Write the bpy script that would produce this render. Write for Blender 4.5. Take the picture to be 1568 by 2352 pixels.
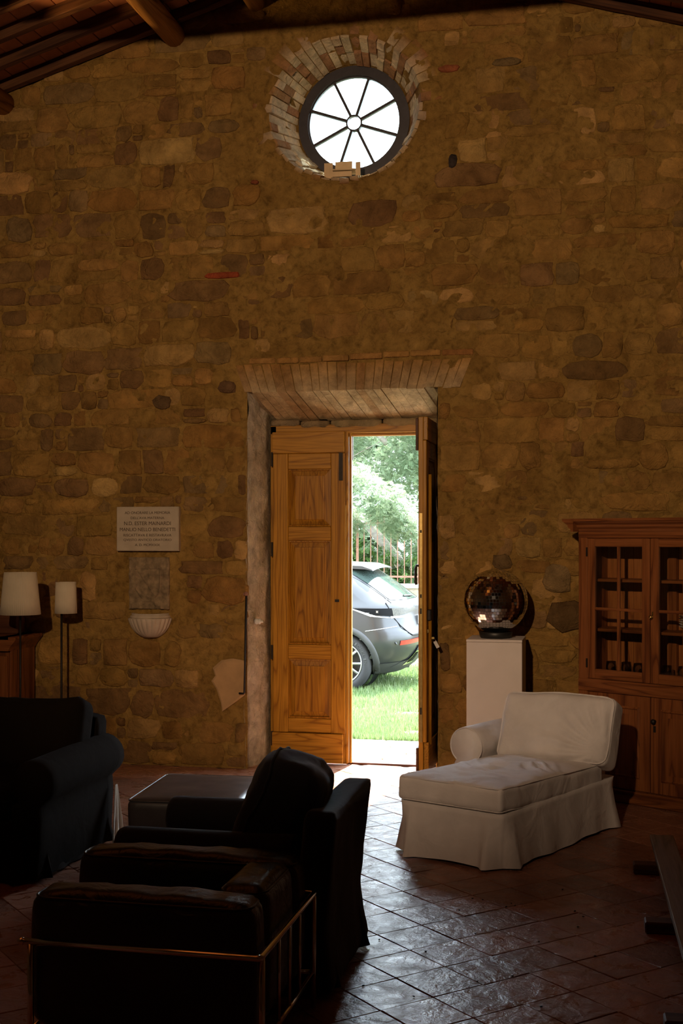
import bpy, bmesh, math, random
from mathutils import Vector, Matrix, Euler, noise

for o in list(bpy.data.objects):
    bpy.data.objects.remove(o, do_unlink=True)
SC = bpy.context.scene
COL = SC.collection
random.seed(11)
R = math.radians
PI = math.pi

# ------------------------------------------------------------------ camera
PSI = math.atan(616 / 2850.0)
cam_d = bpy.data.cameras.new('camera')
cam_d.sensor_fit = 'VERTICAL'
cam_d.sensor_height = 36.0
cam_d.sensor_width = 24.0
cam_d.lens = 2850.0 / 2352.0 * 36.0
cam_d.shift_y = 59.0 / 2352.0
cam_d.clip_end = 200
cam = bpy.data.objects.new('camera', cam_d)
cam.location = (1.93, -9.03, 1.75)
cam.rotation_euler = (PI / 2, 0, PSI)
COL.objects.link(cam)
SC.camera = cam

# ------------------------------------------------------------------ light
world = bpy.data.worlds.new('sky')
SC.world = world
world.use_nodes = True
wn = world.node_tree
wn.nodes['Background'].inputs[0].default_value = (0.74, 0.87, 1.0, 1)
wn.nodes['Background'].inputs[1].default_value = 16.0

sun_d = bpy.data.lights.new('sun', 'SUN')
sun_d.energy = 46.0
sun_d.angle = R(0.6)
sun_d.color = (1.0, 0.97, 0.92)
sun = bpy.data.objects.new('sun', sun_d)
SUN_EL, SUN_AZ = R(57), R(8)      # azimuth measured from +Y towards +X
sv = Vector((math.sin(SUN_AZ) * math.cos(SUN_EL), math.cos(SUN_AZ) * math.cos(SUN_EL), math.sin(SUN_EL)))
sun.rotation_euler = sv.to_track_quat('Z', 'Y').to_euler()
sun.location = (3, 8, 12)
COL.objects.link(sun)

# warm spotlight high up behind the viewer, washing the gable wall
sp_d = bpy.data.lights.new('hall_spotlight', 'SPOT')
sp_d.energy = 1600.0
sp_d.color = (1.0, 0.68, 0.42)
sp_d.spot_size = R(53)
sp_d.spot_blend = 0.75
sp_d.shadow_soft_size = 0.09
sp = bpy.data.objects.new('hall_spotlight', sp_d)
sp.location = (0.4, -10.5, 4.2)
sp.rotation_euler = (Vector((0.4, -10.5, 4.2)) - Vector((0.35, 0.0, 3.4))).to_track_quat('Z', 'Y').to_euler()
COL.objects.link(sp)

# orange uplighter washing the roof timbers over the viewer's head
up_d = bpy.data.lights.new('roof_uplighter', 'SPOT')
up_d.energy = 330.0
up_d.color = (1.0, 0.56, 0.20)
up_d.spot_size = R(115)
up_d.spot_blend = 0.6
up_d.shadow_soft_size = 0.08
up = bpy.data.objects.new('roof_uplighter', up_d)
up.location = (-1.6, -6.4, 3.3)
up.rotation_euler = (PI, 0, 0)
COL.objects.link(up)

# small lamp high up at the left, shining up at the purlin
ul_d = bpy.data.lights.new('wall_uplighter', 'SPOT')
ul_d.energy = 75.0
ul_d.color = (1.0, 0.58, 0.20)
ul_d.spot_size = R(34)
ul_d.spot_blend = 0.12
ul_d.shadow_soft_size = 0.06
ul = bpy.data.objects.new('wall_uplighter', ul_d)
ul.location = (-2.6, -1.2, 4.9)
ul.rotation_euler = (Vector((-2.6, -1.2, 4.9)) - Vector((-1.4, -0.85, 5.6))).to_track_quat('Z', 'Y').to_euler()
COL.objects.link(ul)

vs = SC.view_settings
vs.view_transform = 'Standard'
vs.look = 'None'
vs.exposure = 0.0
vs.gamma = 1.0
vs.use_curve_mapping = False

# ------------------------------------------------------------------ materials
def new_mat(name):
    m = bpy.data.materials.new(name)
    m.use_nodes = True
    nt = m.node_tree
    return m, nt, nt.nodes, nt.links, nt.nodes['Principled BSDF']

def N(nodes, typ, **kw):
    n = nodes.new(typ)
    for k, v in kw.items():
        setattr(n, k, v)
    return n

def coords(nodes, links, scale=(1, 1, 1), kind='Object', rnd=False):
    tc = N(nodes, 'ShaderNodeTexCoord')
    mp = N(nodes, 'ShaderNodeMapping')
    mp.inputs['Scale'].default_value = scale
    links.new(tc.outputs[kind], mp.inputs[0])
    if rnd:
        oi = N(nodes, 'ShaderNodeObjectInfo')
        cm = N(nodes, 'ShaderNodeVectorMath', operation='SCALE')
        cb = N(nodes, 'ShaderNodeCombineXYZ')
        for i in range(3):
            links.new(oi.outputs['Random'], cb.inputs[i])
        links.new(cb.outputs[0], cm.inputs[0])
        cm.inputs['Scale'].default_value = 37.0
        ad = N(nodes, 'ShaderNodeVectorMath', operation='ADD')
        links.new(mp.outputs[0], ad.inputs[0])
        links.new(cm.outputs[0], ad.inputs[1])
        return ad.outputs[0]
    return mp.outputs[0]

def noise_node(nodes, links, vec, scale, detail=4, rough=0.55, dist=0.0):
    n = N(nodes, 'ShaderNodeTexNoise')
    n.inputs['Scale'].default_value = scale
    n.inputs['Detail'].default_value = detail
    n.inputs['Roughness'].default_value = rough
    n.inputs['Distortion'].default_value = dist
    links.new(vec, n.inputs['Vector'])
    return n

def ramp(nodes, links, fac, stops):
    r = N(nodes, 'ShaderNodeValToRGB')
    cr = r.color_ramp
    while len(cr.elements) > len(stops):
        cr.elements.remove(cr.elements[-1])
    while len(cr.elements) < len(stops):
        cr.elements.new(0.5)
    for e, (p, c) in zip(cr.elements, stops):
        e.position = p
        e.color = tuple(c) + (1,) if len(c) == 3 else c
    links.new(fac, r.inputs[0])
    return r

def bump(nodes, links, bsdf, height, strength=0.5, dist=0.01, prev=None):
    b = N(nodes, 'ShaderNodeBump')
    b.inputs['Strength'].default_value = strength
    b.inputs['Distance'].default_value = dist
    links.new(height, b.inputs['Height'])
    if prev is not None:
        links.new(prev.outputs[0], b.inputs['Normal'])
    links.new(b.outputs[0], bsdf.inputs['Normal'])
    return b

def mixc(nodes, links, fac, a, b, blend='MIX'):
    m = N(nodes, 'ShaderNodeMix', data_type='RGBA', blend_type=blend)
    for sock, v in ((m.inputs[0], fac), (m.inputs[6], a), (m.inputs[7], b)):
        if hasattr(v, 'links'):
            links.new(v, sock)
        elif isinstance(v, (int, float)):
            sock.default_value = v
        else:
            sock.default_value = tuple(v) + (1,)
    return m.outputs[2]

def plain(name, col, rough=0.5, metal=0.0, var=0.15, scale=12.0, bstr=0.1, bdist=0.003, spec=0.5, sheen=0.0, coat=0.0):
    m, nt, nd, lk, b = new_mat(name)
    v = coords(nd, lk)
    n = noise_node(nd, lk, v, scale, 5)
    lo = tuple(c * (1 - var) for c in col)
    hi = tuple(min(1, c * (1 + var)) for c in col)
    rp = ramp(nd, lk, n.outputs['Fac'], [(0.3, lo), (0.7, hi)])
    lk.new(rp.outputs[0], b.inputs['Base Color'])
    b.inputs['Roughness'].default_value = rough
    b.inputs['Metallic'].default_value = metal
    b.inputs['Specular IOR Level'].default_value = spec
    b.inputs['Sheen Weight'].default_value = sheen
    b.inputs['Coat Weight'].default_value = coat
    if bstr > 0:
        n2 = noise_node(nd, lk, v, scale * 6, 4)
        bump(nd, lk, b, n2.outputs['Fac'], bstr, bdist)
    return m

def wood(name, c1, c2, c3, axis='Z', rough=0.42, ring=15.0, coat=0.0, spec=0.22):
    """c1 pale, c2 mid, c3 dark grain; axis = direction of the grain in object space"""
    m, nt, nd, lk, b = new_mat(name)
    sc = {'Z': (1, 1, 0.07), 'X': (0.07, 1, 1), 'Y': (1, 0.07, 1)}[axis]
    v = coords(nd, lk, sc, rnd=True)
    n = noise_node(nd, lk, v, 5.5, 2, 0.5, 0.6)
    mul = N(nd, 'ShaderNodeMath', operation='MULTIPLY')
    lk.new(n.outputs['Fac'], mul.inputs[0])
    mul.inputs[1].default_value = ring
    fr = N(nd, 'ShaderNodeMath', operation='FRACT')
    lk.new(mul.outputs[0], fr.inputs[0])
    rp = ramp(nd, lk, fr.outputs[0], [(0.0, c3), (0.16, c2), (0.55, c1), (0.9, c2), (1.0, c3)])
    sc2 = {'Z': (1, 1, 0.03), 'X': (0.03, 1, 1), 'Y': (1, 0.03, 1)}[axis]
    v2 = coords(nd, lk, sc2)
    n2 = noise_node(nd, lk, v2, 160, 3)
    rp2 = ramp(nd, lk, n2.outputs['Fac'], [(0.35, (0.62, 0.62, 0.62)), (0.62, (1, 1, 1))])
    c = mixc(nd, lk, 0.75, rp.outputs[0], rp2.outputs[0], 'MULTIPLY')
    lk.new(c, b.inputs['Base Color'])
    b.inputs['Roughness'].default_value = rough
    b.inputs['Specular IOR Level'].default_value = spec
    b.inputs['Coat Weight'].default_value = coat
    bump(nd, lk, b, n2.outputs['Fac'], 0.15, 0.002)
    return m

def stone_mat(name, bs=0.8, vscale=1.0, gain=(1, 1, 1), sat=1.0):
    m, nt, nd, lk, b = new_mat(name)
    v = coords(nd, lk)
    at = N(nd, 'ShaderNodeAttribute', attribute_name='tint')
    n1 = noise_node(nd, lk, v, 7 * vscale, 8, 0.65, 0.4)
    r1 = ramp(nd, lk, n1.outputs['Fac'], [(0.25, (0.52, 0.50, 0.48)), (0.5, (0.95, 0.95, 0.95)), (0.75, (1.35, 1.3, 1.25))])
    c = mixc(nd, lk, 1.0, at.outputs['Color'], r1.outputs[0], 'MULTIPLY')
    n3 = noise_node(nd, lk, v, 2.3, 5, 0.6, 0.8)
    r3 = ramp(nd, lk, n3.outputs['Fac'], [(0.35, (0.80, 0.74, 0.66)), (0.65, (1.12, 1.1, 1.08))])
    c = mixc(nd, lk, 1.0, c, r3.outputs[0], 'MULTIPLY')
    lk.new(c, b.inputs['Base Color'])
    b.inputs['Roughness'].default_value = 0.93
    b.inputs['Specular IOR Level'].default_value = 0.15
    n2 = noise_node(nd, lk, v, 34 * vscale, 9, 0.7, 0.3)
    b1 = bump(nd, lk, b, n2.outputs['Fac'], bs, 0.018)
    n4 = noise_node(nd, lk, v, 9 * vscale, 5, 0.6, 1.2)
    bump(nd, lk, b, n4.outputs['Fac'], bs * 0.8, 0.05, b1)
    return m

def mortar_mat():
    m, nt, nd, lk, b = new_mat('lime_mortar')
    v = coords(nd, lk)
    n1 = noise_node(nd, lk, v, 3.2, 8, 0.62, 0.7)
    r1 = ramp(nd, lk, n1.outputs['Fac'], [(0.26, (0.23, 0.125, 0.032)), (0.48, (0.35, 0.205, 0.054)), (0.74, (0.46, 0.28, 0.080))])
    n3 = noise_node(nd, lk, v, 16, 8, 0.7, 0.4)
    r3 = ramp(nd, lk, n3.outputs['Fac'], [(0.30, (0.45, 0.43, 0.40)), (0.5, (0.95, 0.95, 0.95)), (0.75, (1.25, 1.25, 1.22))])
    c = mixc(nd, lk, 1.0, r1.outputs[0], r3.outputs[0], 'MULTIPLY')
    lk.new(c, b.inputs['Base Color'])
    b.inputs['Roughness'].default_value = 0.95
    b.inputs['Specular IOR Level'].default_value = 0.1
    n2 = noise_node(nd, lk, v, 45, 9, 0.7)
    b1 = bump(nd, lk, b, n2.outputs['Fac'], 0.8, 0.012)
    bump(nd, lk, b, n3.outputs['Fac'], 0.9, 0.035, b1)
    return m

def cotto_mat():
    m, nt, nd, lk, b = new_mat('waxed_cotto')
    v = coords(nd, lk, kind='Generated')
    tc = N(nd, 'ShaderNodeNewGeometry')
    oi = N(nd, 'ShaderNodeObjectInfo')
    n1 = noise_node(nd, lk, tc.outputs['Position'], 5.0, 6, 0.6, 0.5)
    r1 = ramp(nd, lk, n1.outputs['Fac'], [(0.3, (0.19, 0.085, 0.052)), (0.55, (0.285, 0.135, 0.085)), (0.75, (0.36, 0.19, 0.125))])
    hs = N(nd, 'ShaderNodeHueSaturation')
    mr = N(nd, 'ShaderNodeMapRange')
    mr.inputs['To Min'].default_value = 0.72
    mr.inputs['To Max'].default_value = 1.22
    lk.new(oi.outputs['Random'], mr.inputs['Value'])
    lk.new(mr.outputs[0], hs.inputs['Value'])
    lk.new(r1.outputs[0], hs.inputs['Color'])
    lk.new(hs.outputs[0], b.inputs['Base Color'])
    n2 = noise_node(nd, lk, tc.outputs['Position'], 9.0, 7, 0.65, 0.6)
    r2 = ramp(nd, lk, n2.outputs['Fac'], [(0.3, (0.20,) * 3), (0.7, (0.46,) * 3)])
    lk.new(r2.outputs[0], b.inputs['Roughness'])
    b.inputs['Specular IOR Level'].default_value = 0.34
    n3 = noise_node(nd, lk, tc.outputs['Position'], 13.0, 6, 0.6, 0.35)
    b1 = bump(nd, lk, b, n3.outputs['Fac'], 0.50, 0.02)
    n4 = noise_node(nd, lk, tc.outputs['Position'], 90.0, 4, 0.6)
    bump(nd, lk, b, n4.outputs['Fac'], 0.12, 0.003, b1)
    return m

def fabric_mat(name, col, sheen=0.2, weave=900, bs=0.15, wr=0.0, rough=0.9, spec=0.2):
    m, nt, nd, lk, b = new_mat(name)
    v = coords(nd, lk)
    n = noise_node(nd, lk, v, 6, 5)
    rp = ramp(nd, lk, n.outputs['Fac'], [(0.3, tuple(c * 0.88 for c in col)), (0.7, tuple(min(1, c * 1.05) for c in col))])
    lk.new(rp.outputs[0], b.inputs['Base Color'])
    b.inputs['Roughness'].default_value = rough
    b.inputs['Sheen Weight'].default_value = sheen
    b.inputs['Specular IOR Level'].default_value = spec
    n2 = noise_node(nd, lk, v, weave, 2)
    b1 = bump(nd, lk, b, n2.outputs['Fac'], bs, 0.002)
    if wr:
        n3 = noise_node(nd, lk, v, 6, 3, 0.5, 0.7)
        bump(nd, lk, b, n3.outputs['Fac'], wr, 0.03, b1)
    return m

def leather_mat():
    m, nt, nd, lk, b = new_mat('black_leather')
    v = coords(nd, lk)
    n = noise_node(nd, lk, v, 5, 4)
    rp = ramp(nd, lk, n.outputs['Fac'], [(0.3, (0.006, 0.006, 0.007)), (0.7, (0.014, 0.013, 0.013))])
    lk.new(rp.outputs[0], b.inputs['Base Color'])
    b.inputs['Roughness'].default_value = 0.33
    b.inputs['Specular IOR Level'].default_value = 0.5
    vo = N(nd, 'ShaderNodeTexVoronoi')
    vo.inputs['Scale'].default_value = 260
    lk.new(v, vo.inputs['Vector'])
    b1 = bump(nd, lk, b, vo.outputs['Distance'], 0.12, 0.002)
    n3 = noise_node(nd, lk, v, 9, 4, 0.5, 2.0)
    bump(nd, lk, b, n3.outputs['Fac'], 0.35, 0.02, b1)
    return m

def glass_mat(name, tint=(0.9, 0.95, 0.93), rough=0.02, f=0.10):
    m, nt, nd, lk, b = new_mat(name)
    out = nd['Material Output']
    tr = N(nd, 'ShaderNodeBsdfTransparent')
    tr.inputs[0].default_value = tuple(tint) + (1,)
    gl = N(nd, 'ShaderNodeBsdfGlossy')
    gl.inputs['Roughness'].default_value = rough
    lw = N(nd, 'ShaderNodeLayerWeight')
    lw.inputs[0].default_value = 0.35
    mu = N(nd, 'ShaderNodeMath', operation='MULTIPLY_ADD')
    lk.new(lw.outputs['Fresnel'], mu.inputs[0])
    mu.inputs[1].default_value = 0.6
    mu.inputs[2].default_value = f * 0.3
    mx = N(nd, 'ShaderNodeMixShader')
    lk.new(mu.outputs[0], mx.inputs[0])
    lk.new(tr.outputs[0], mx.inputs[1])
    lk.new(gl.outputs[0], mx.inputs[2])
    lk.new(mx.outputs[0], out.inputs[0])
    return m

def leaf_mat(name, c1, c2, trans=0.5):
    m, nt, nd, lk, b = new_mat(name)
    out = nd['Material Output']
    at = N(nd, 'ShaderNodeAttribute', attribute_name='tint')
    rp = ramp(nd, lk, at.outputs['Fac'], [(0.0, c1), (1.0, c2)])
    lk.new(rp.outputs[0], b.inputs['Base Color'])
    b.inputs['Roughness'].default_value = 0.55
    tl = N(nd, 'ShaderNodeBsdfTranslucent')
    hs = N(nd, 'ShaderNodeHueSaturation')
    hs.inputs['Value'].default_value = 1.25
    lk.new(rp.outputs[0], hs.inputs['Color'])
    lk.new(hs.outputs[0], tl.inputs[0])
    mx = N(nd, 'ShaderNodeMixShader')
    mx.inputs[0].default_value = trans
    lk.new(b.outputs[0], mx.inputs[1])
    lk.new(tl.outputs[0], mx.inputs[2])
    lk.new(mx.outputs[0], out.inputs[0])
    return m

M = {}
M['stone'] = stone_mat('rubble_stone')
M['brick'] = stone_mat('old_brick', 0.7, 1.6)
M['mortar'] = mortar_mat()
M['cotto'] = cotto_mat()
M['grout'] = plain('floor_grout', (0.15, 0.095, 0.07), 0.9, var=0.3, scale=20, bstr=0.3)
M['door_v'] = wood('chestnut_upright', (0.45, 0.215, 0.022), (0.37, 0.170, 0.014), (0.24, 0.098, 0.008), 'Z', 0.40)
M['door_h'] = wood('chestnut_level', (0.45, 0.215, 0.022), (0.37, 0.170, 0.014), (0.24, 0.098, 0.008), 'X', 0.40)
M['door_panel'] = wood('chestnut_panel', (0.39, 0.180, 0.018), (0.31, 0.132, 0.011), (0.19, 0.074, 0.007), 'Z', 0.40, 17)
M['pine_v'] = wood('old_pine_upright', (0.24, 0.085, 0.026), (0.20, 0.066, 0.018), (0.10, 0.030, 0.010), 'Z', 0.45, 7)
M['pine_h'] = wood('old_pine_level', (0.24, 0.085, 0.026), (0.20, 0.066, 0.018), (0.10, 0.030, 0.010), 'X', 0.45, 7)
M['pine_back'] = wood('old_pine_boards', (0.42, 0.16, 0.05), (0.36, 0.13, 0.036), (0.22, 0.07, 0.02), 'Z', 0.5, 7)  # same pine made paler, to brighten the shaded inside of the cabinet
M['beam'] = wood('roof_beam', (0.40, 0.20, 0.055), (0.30, 0.14, 0.035), (0.14, 0.06, 0.018), 'Y', 0.75, 8)
M['rafter'] = wood('roof_rafter', (0.13, 0.055, 0.022), (0.10, 0.04, 0.016), (0.05, 0.02, 0.01), 'X', 0.8, 8)
M['rooftile'] = plain('terracotta_roof_tile', (0.36, 0.13, 0.05), 0.85, var=0.3, scale=5, bstr=0.25)
M['dark_wood'] = wood('dark_wood', (0.10, 0.036, 0.014), (0.08, 0.026, 0.010), (0.04, 0.012, 0.006), 'X', 0.5, 6)
M['grey_wood'] = wood('worn_bench_wood', (0.23, 0.20, 0.15), (0.18, 0.155, 0.115), (0.10, 0.085, 0.06), 'Y', 0.38, 7)
M['white_cotton'] = fabric_mat('white_cotton', (0.68, 0.655, 0.65), 0.10, 700, 0.12, 0.35)
M['black_cotton'] = fabric_mat('black_cotton', (0.009, 0.008, 0.010), 0.12, 700, 0.12, 0.20, 0.85)
M['brown_fabric'] = fabric_mat('dark_brown_fabric', (0.010, 0.0065, 0.004), 0.0, 700, 0.12, 0.2, 0.95, 0.05)
M['grey_vinyl'] = plain('dark_grey_cover', (0.050, 0.050, 0.056), 0.34, var=0.15, bstr=0.12)
M['leather'] = leather_mat()
M['chrome'] = plain('chrome', (0.75, 0.74, 0.72), 0.12, 1.0, 0.03, bstr=0)
M['brass'] = plain('aged_brass', (0.42, 0.30, 0.11), 0.35, 1.0, 0.2, 30, 0.1)
M['iron'] = plain('black_iron', (0.022, 0.018, 0.016), 0.55, 0.6, 0.3, 25, 0.2)
M['rust'] = plain('rusty_iron', (0.21, 0.095, 0.06), 0.8, 0.0, 0.3, 20, 0.2)
M['window_iron'] = plain('window_iron', (0.035, 0.032, 0.040), 0.45, 0.3, 0.15, 20, 0.1)
M['white_paint'] = plain('white_paint', (0.64, 0.58, 0.54), 0.55, 0, 0.04, 6, 0.05)
M['black_plastic'] = plain('black_plastic', (0.012, 0.012, 0.012), 0.45, 0, 0.1, 20, 0.05)
M['bright_strip_cloth'] = fabric_mat('bright_strip_cloth', (0.52, 0.47, 0.38), 0.1, 600, 0.1)
M['shade'] = fabric_mat('pleated_shade', (0.58, 0.50, 0.36), 0.1, 500, 0.1)
M['marble'] = plain('plaque_marble', (0.38, 0.31, 0.22), 0.6, 0, 0.10, 9, 0.1)
M['letter'] = plain('engraved_letter', (0.055, 0.030, 0.014), 0.8, 0, 0.1, 20, 0)
M['carved'] = plain('carved_sandstone', (0.22, 0.155, 0.085), 0.95, 0, 0.40, 22, 0.6, 0.01)
M['font_marble'] = plain('font_marble', (0.44, 0.36, 0.27), 0.7, 0, 0.12, 12, 0.15)
M['plaster'] = plain('smooth_plaster', (0.40, 0.25, 0.115), 0.95, 0, 0.14, 7, 0.3, 0.004)
M['lime'] = stone_mat('lime_reveal', 1.0, 1.3)
M['glass'] = glass_mat('clear_glass')
M['cab_glass'] = glass_mat('cabinet_glass', (0.97, 0.97, 0.95), 0.02, 0.12)
M['mirror'] = plain('mirror_facet', (0.80, 0.80, 0.80), 0.03, 1.0, 0.02, 5, 0)
M['porcelain'] = plain('porcelain', (0.55, 0.55, 0.52), 0.25, 0, 0.05, 8, 0)
M['wineglass'] = glass_mat('drinking_glass', (0.93, 0.93, 0.93), 0.02, 0.6)
M['carton'] = plain('raw_plywood', (0.62, 0.45, 0.26), 0.7, 0, 0.1, 14, 0.1)
M['paint'] = plain('grey_car_paint', (0.016, 0.017, 0.020), 0.28, 0.0, 0.02, 5, 0, coat=0.1)
M['cladding'] = plain('grey_cladding', (0.028, 0.029, 0.031), 0.55, 0, 0.06, 30, 0.1)
M['car_glass'] = plain('tinted_glass', (0.03, 0.045, 0.04), 0.05, 0, 0.05, 5, 0, spec=0.8)
M['red_lens'] = plain('red_lens', (0.30, 0.010, 0.008), 0.15, 0, 0.05, 60, 0)
M['dark_lens'] = plain('smoked_lens', (0.05, 0.046, 0.036), 0.35, 0.0, 0.5, 60, 0, spec=0.25)
M['tyre'] = plain('tyre_rubber', (0.014, 0.014, 0.016), 0.75, 0, 0.1, 40, 0.1)
M['alloy'] = plain('alloy_rim', (0.35, 0.35, 0.36), 0.3, 0.8, 0.05, 20, 0)
M['dark_trim'] = plain('black_trim', (0.003, 0.003, 0.0035), 0.6, 0, 0.1, 20, 0, spec=0.08)
M['plate_white'] = plain('plate_white', (0.75, 0.76, 0.78), 0.4, 0, 0.02, 5, 0)
M['lawn'] = plain('lawn_soil', (0.14, 0.145, 0.07), 0.95, 0, 0.4, 3, 0.4, 0.02)
M['grass'] = leaf_mat('grass_blade', (0.060, 0.120, 0.028), (0.16, 0.215, 0.085), 0.35)
M['mimosa'] = leaf_mat('feathery_leaf', (0.085, 0.135, 0.070), (0.19, 0.245, 0.135), 0.5)
M['hedge'] = leaf_mat('hedge_leaf', (0.022, 0.055, 0.010), (0.09, 0.16, 0.03), 0.4)
M['bark'] = plain('grey_bark', (0.16, 0.14, 0.11), 0.9, 0, 0.3, 9, 0.5, 0.01)
M['paving'] = plain('pale_paving', (0.36, 0.33, 0.28), 0.85, 0, 0.15, 6, 0.3)
M['outer_wall'] = plain('outer_masonry', (0.22, 0.18, 0.13), 0.95, 0, 0.3, 4, 0.5, 0.02)
M['inner_plaster'] = plain('old_wall_plaster', (0.30, 0.19, 0.09), 0.95, 0, 0.25, 2, 0.4, 0.02)

# ------------------------------------------------------------------ mesh helpers
class MB:
    def __init__(s):
        s.v, s.f, s.c = [], [], []
    def add(s, vf, T=None, col=None):
        vs_, fs_ = vf
        o = len(s.v)
        if T is not None:
            vs_ = [T @ Vector(p) for p in vs_]
        s.v += [tuple(p) for p in vs_]
        s.f += [tuple(i + o for i in f) for f in fs_]
        if col is not None:
            s.c += [col] * len(vs_)
        return s
    def mesh(s, name, smooth=False):
        me = bpy.data.meshes.new(name)
        me.from_pydata(s.v, [], s.f)
        if s.c and len(s.c) == len(s.v):
            a = me.attributes.new('tint', 'FLOAT_COLOR', 'POINT')
            flat = []
            for c in s.c:
                flat += [c[0], c[1], c[2], 1.0]
            a.data.foreach_set('color', flat)
        if smooth:
            me.polygons.foreach_set('use_smooth', [True] * len(me.polygons))
        me.update()
        return me
    def build(s, name, mat, parent=None, smooth=False, fix=True):
        me = s.mesh(name, smooth)
        if fix:
            bm = bmesh.new(); bm.from_mesh(me)
            bmesh.ops.recalc_face_normals(bm, faces=bm.faces)
            bm.to_mesh(me); bm.free()
        me.materials.append(mat)
        return link(name, me, parent)

def link(name, data, parent=None):
    o = bpy.data.objects.new(name, data)
    COL.objects.link(o)
    if parent is not None:
        o.parent = parent
    return o

def thing(name, label, cat, loc=(0, 0, 0), rz=0.0, group=None, kind=None):
    o = link(name, None)
    o.empty_display_size = 0.1
    o.location = loc
    o.rotation_euler = (0, 0, rz)
    return tag(o, label, cat, group, kind)

def tag(o, label=None, cat=None, group=None, kind=None):
    if label: o['label'] = label
    if cat: o['category'] = cat
    if group: o['group'] = group
    if kind: o['kind'] = kind
    return o

def copy_tree(o, parent=None):
    c = o.copy()
    COL.objects.link(c)
    c.parent = parent
    for ch in list(o.children):
        copy_tree(ch, c)
    return c

def from_bm(bm):
    bm.verts.index_update()
    v = [tuple(x.co) for x in bm.verts]
    f = [tuple(x.index for x in p.verts) for p in bm.faces]
    bm.free()
    return v, f

def box(x0, x1, y0, y1, z0, z1, bev=0.0, seg=1):
    v = [(x0, y0, z0), (x1, y0, z0), (x1, y1, z0), (x0, y1, z0), (x0, y0, z1), (x1, y0, z1), (x1, y1, z1), (x0, y1, z1)]
    f = [(0, 3, 2, 1), (4, 5, 6, 7), (0, 1, 5, 4), (1, 2, 6, 5), (2, 3, 7, 6), (3, 0, 4, 7)]
    if bev <= 0:
        return v, f
    bm = bmesh.new()
    bv = [bm.verts.new(p) for p in v]
    for q in f:
        bm.faces.new([bv[i] for i in q])
    bmesh.ops.bevel(bm, geom=list(bm.edges), offset=bev, segments=seg, profile=0.5, affect='EDGES', clamp_overlap=True)
    return from_bm(bm)

def lathe(prof, seg=32, a0=0.0, a1=2 * PI, rfun=None):
    full = abs(a1 - a0 - 2 * PI) < 1e-6
    n = seg if full else seg + 1
    v, f = [], []
    for k in range(n):
        a = a0 + (a1 - a0) * k / seg
        for i, (r, z) in enumerate(prof):
            rr = rfun(r, z, a) if rfun else r
            v.append((rr * math.cos(a), rr * math.sin(a), z))
    m = len(prof)
    for k in range(seg):
        k2 = (k + 1) % n
        for i in range(m - 1):
            f.append((k * m + i, k2 * m + i, k2 * m + i + 1, k * m + i + 1))
    return v, f

def tube(pts, r, seg=10, caps=True):
    pts = [Vector(p) for p in pts]
    rs = r if isinstance(r, (list, tuple)) else [r] * len(pts)
    v, f = [], []
    up = Vector((0.13, 0.21, 1)).normalized()
    prev = None
    for i, p in enumerate(pts):
        if i == 0: t = pts[1] - p
        elif i == len(pts) - 1: t = p - pts[i - 1]
        else: t = (pts[i + 1] - p).normalized() + (p - pts[i - 1]).normalized()
        t.normalize()
        if prev is None:
            a = t.cross(up)
            if a.length < 0.05: a = t.cross(Vector((1, 0, 0)))
        else:
            a = prev - t * prev.dot(t)
        a.normalize(); prev = a
        b = t.cross(a)
        for k in range(seg):
            w = 2 * PI * k / seg
            v.append(tuple(p + (a * math.cos(w) + b * math.sin(w)) * rs[i]))
    for i in range(len(pts) - 1):
        for k in range(seg):
            k2 = (k + 1) % seg
            f.append((i * seg + k, i * seg + k2, (i + 1) * seg + k2, (i + 1) * seg + k))
    if caps:
        f.append(tuple(range(seg - 1, -1, -1)))
        o = (len(pts) - 1) * seg
        f.append(tuple(o + k for k in range(seg)))
    return v, f

def prism(poly, y0, y1):
    """polygon in XZ extruded along Y"""
    n = len(poly)
    v = [(x, y0, z) for x, z in poly] + [(x, y1, z) for x, z in poly]
    f = [tuple(range(n)), tuple(range(2 * n - 1, n - 1, -1))]
    for i in range(n):
        j = (i + 1) % n
        f.append((i, i + n, j + n, j))
    return v, f

def prism_x(poly, x0, x1):
    """polygon in YZ extruded along X"""
    n = len(poly)
    v = [(x0, y, z) for y, z in poly] + [(x1, y, z) for y, z in poly]
    f = [tuple(range(n)), tuple(range(2 * n - 1, n - 1, -1))]
    for i in range(n):
        j = (i + 1) % n
        f.append((i, i + n, j + n, j))
    return v, f

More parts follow.
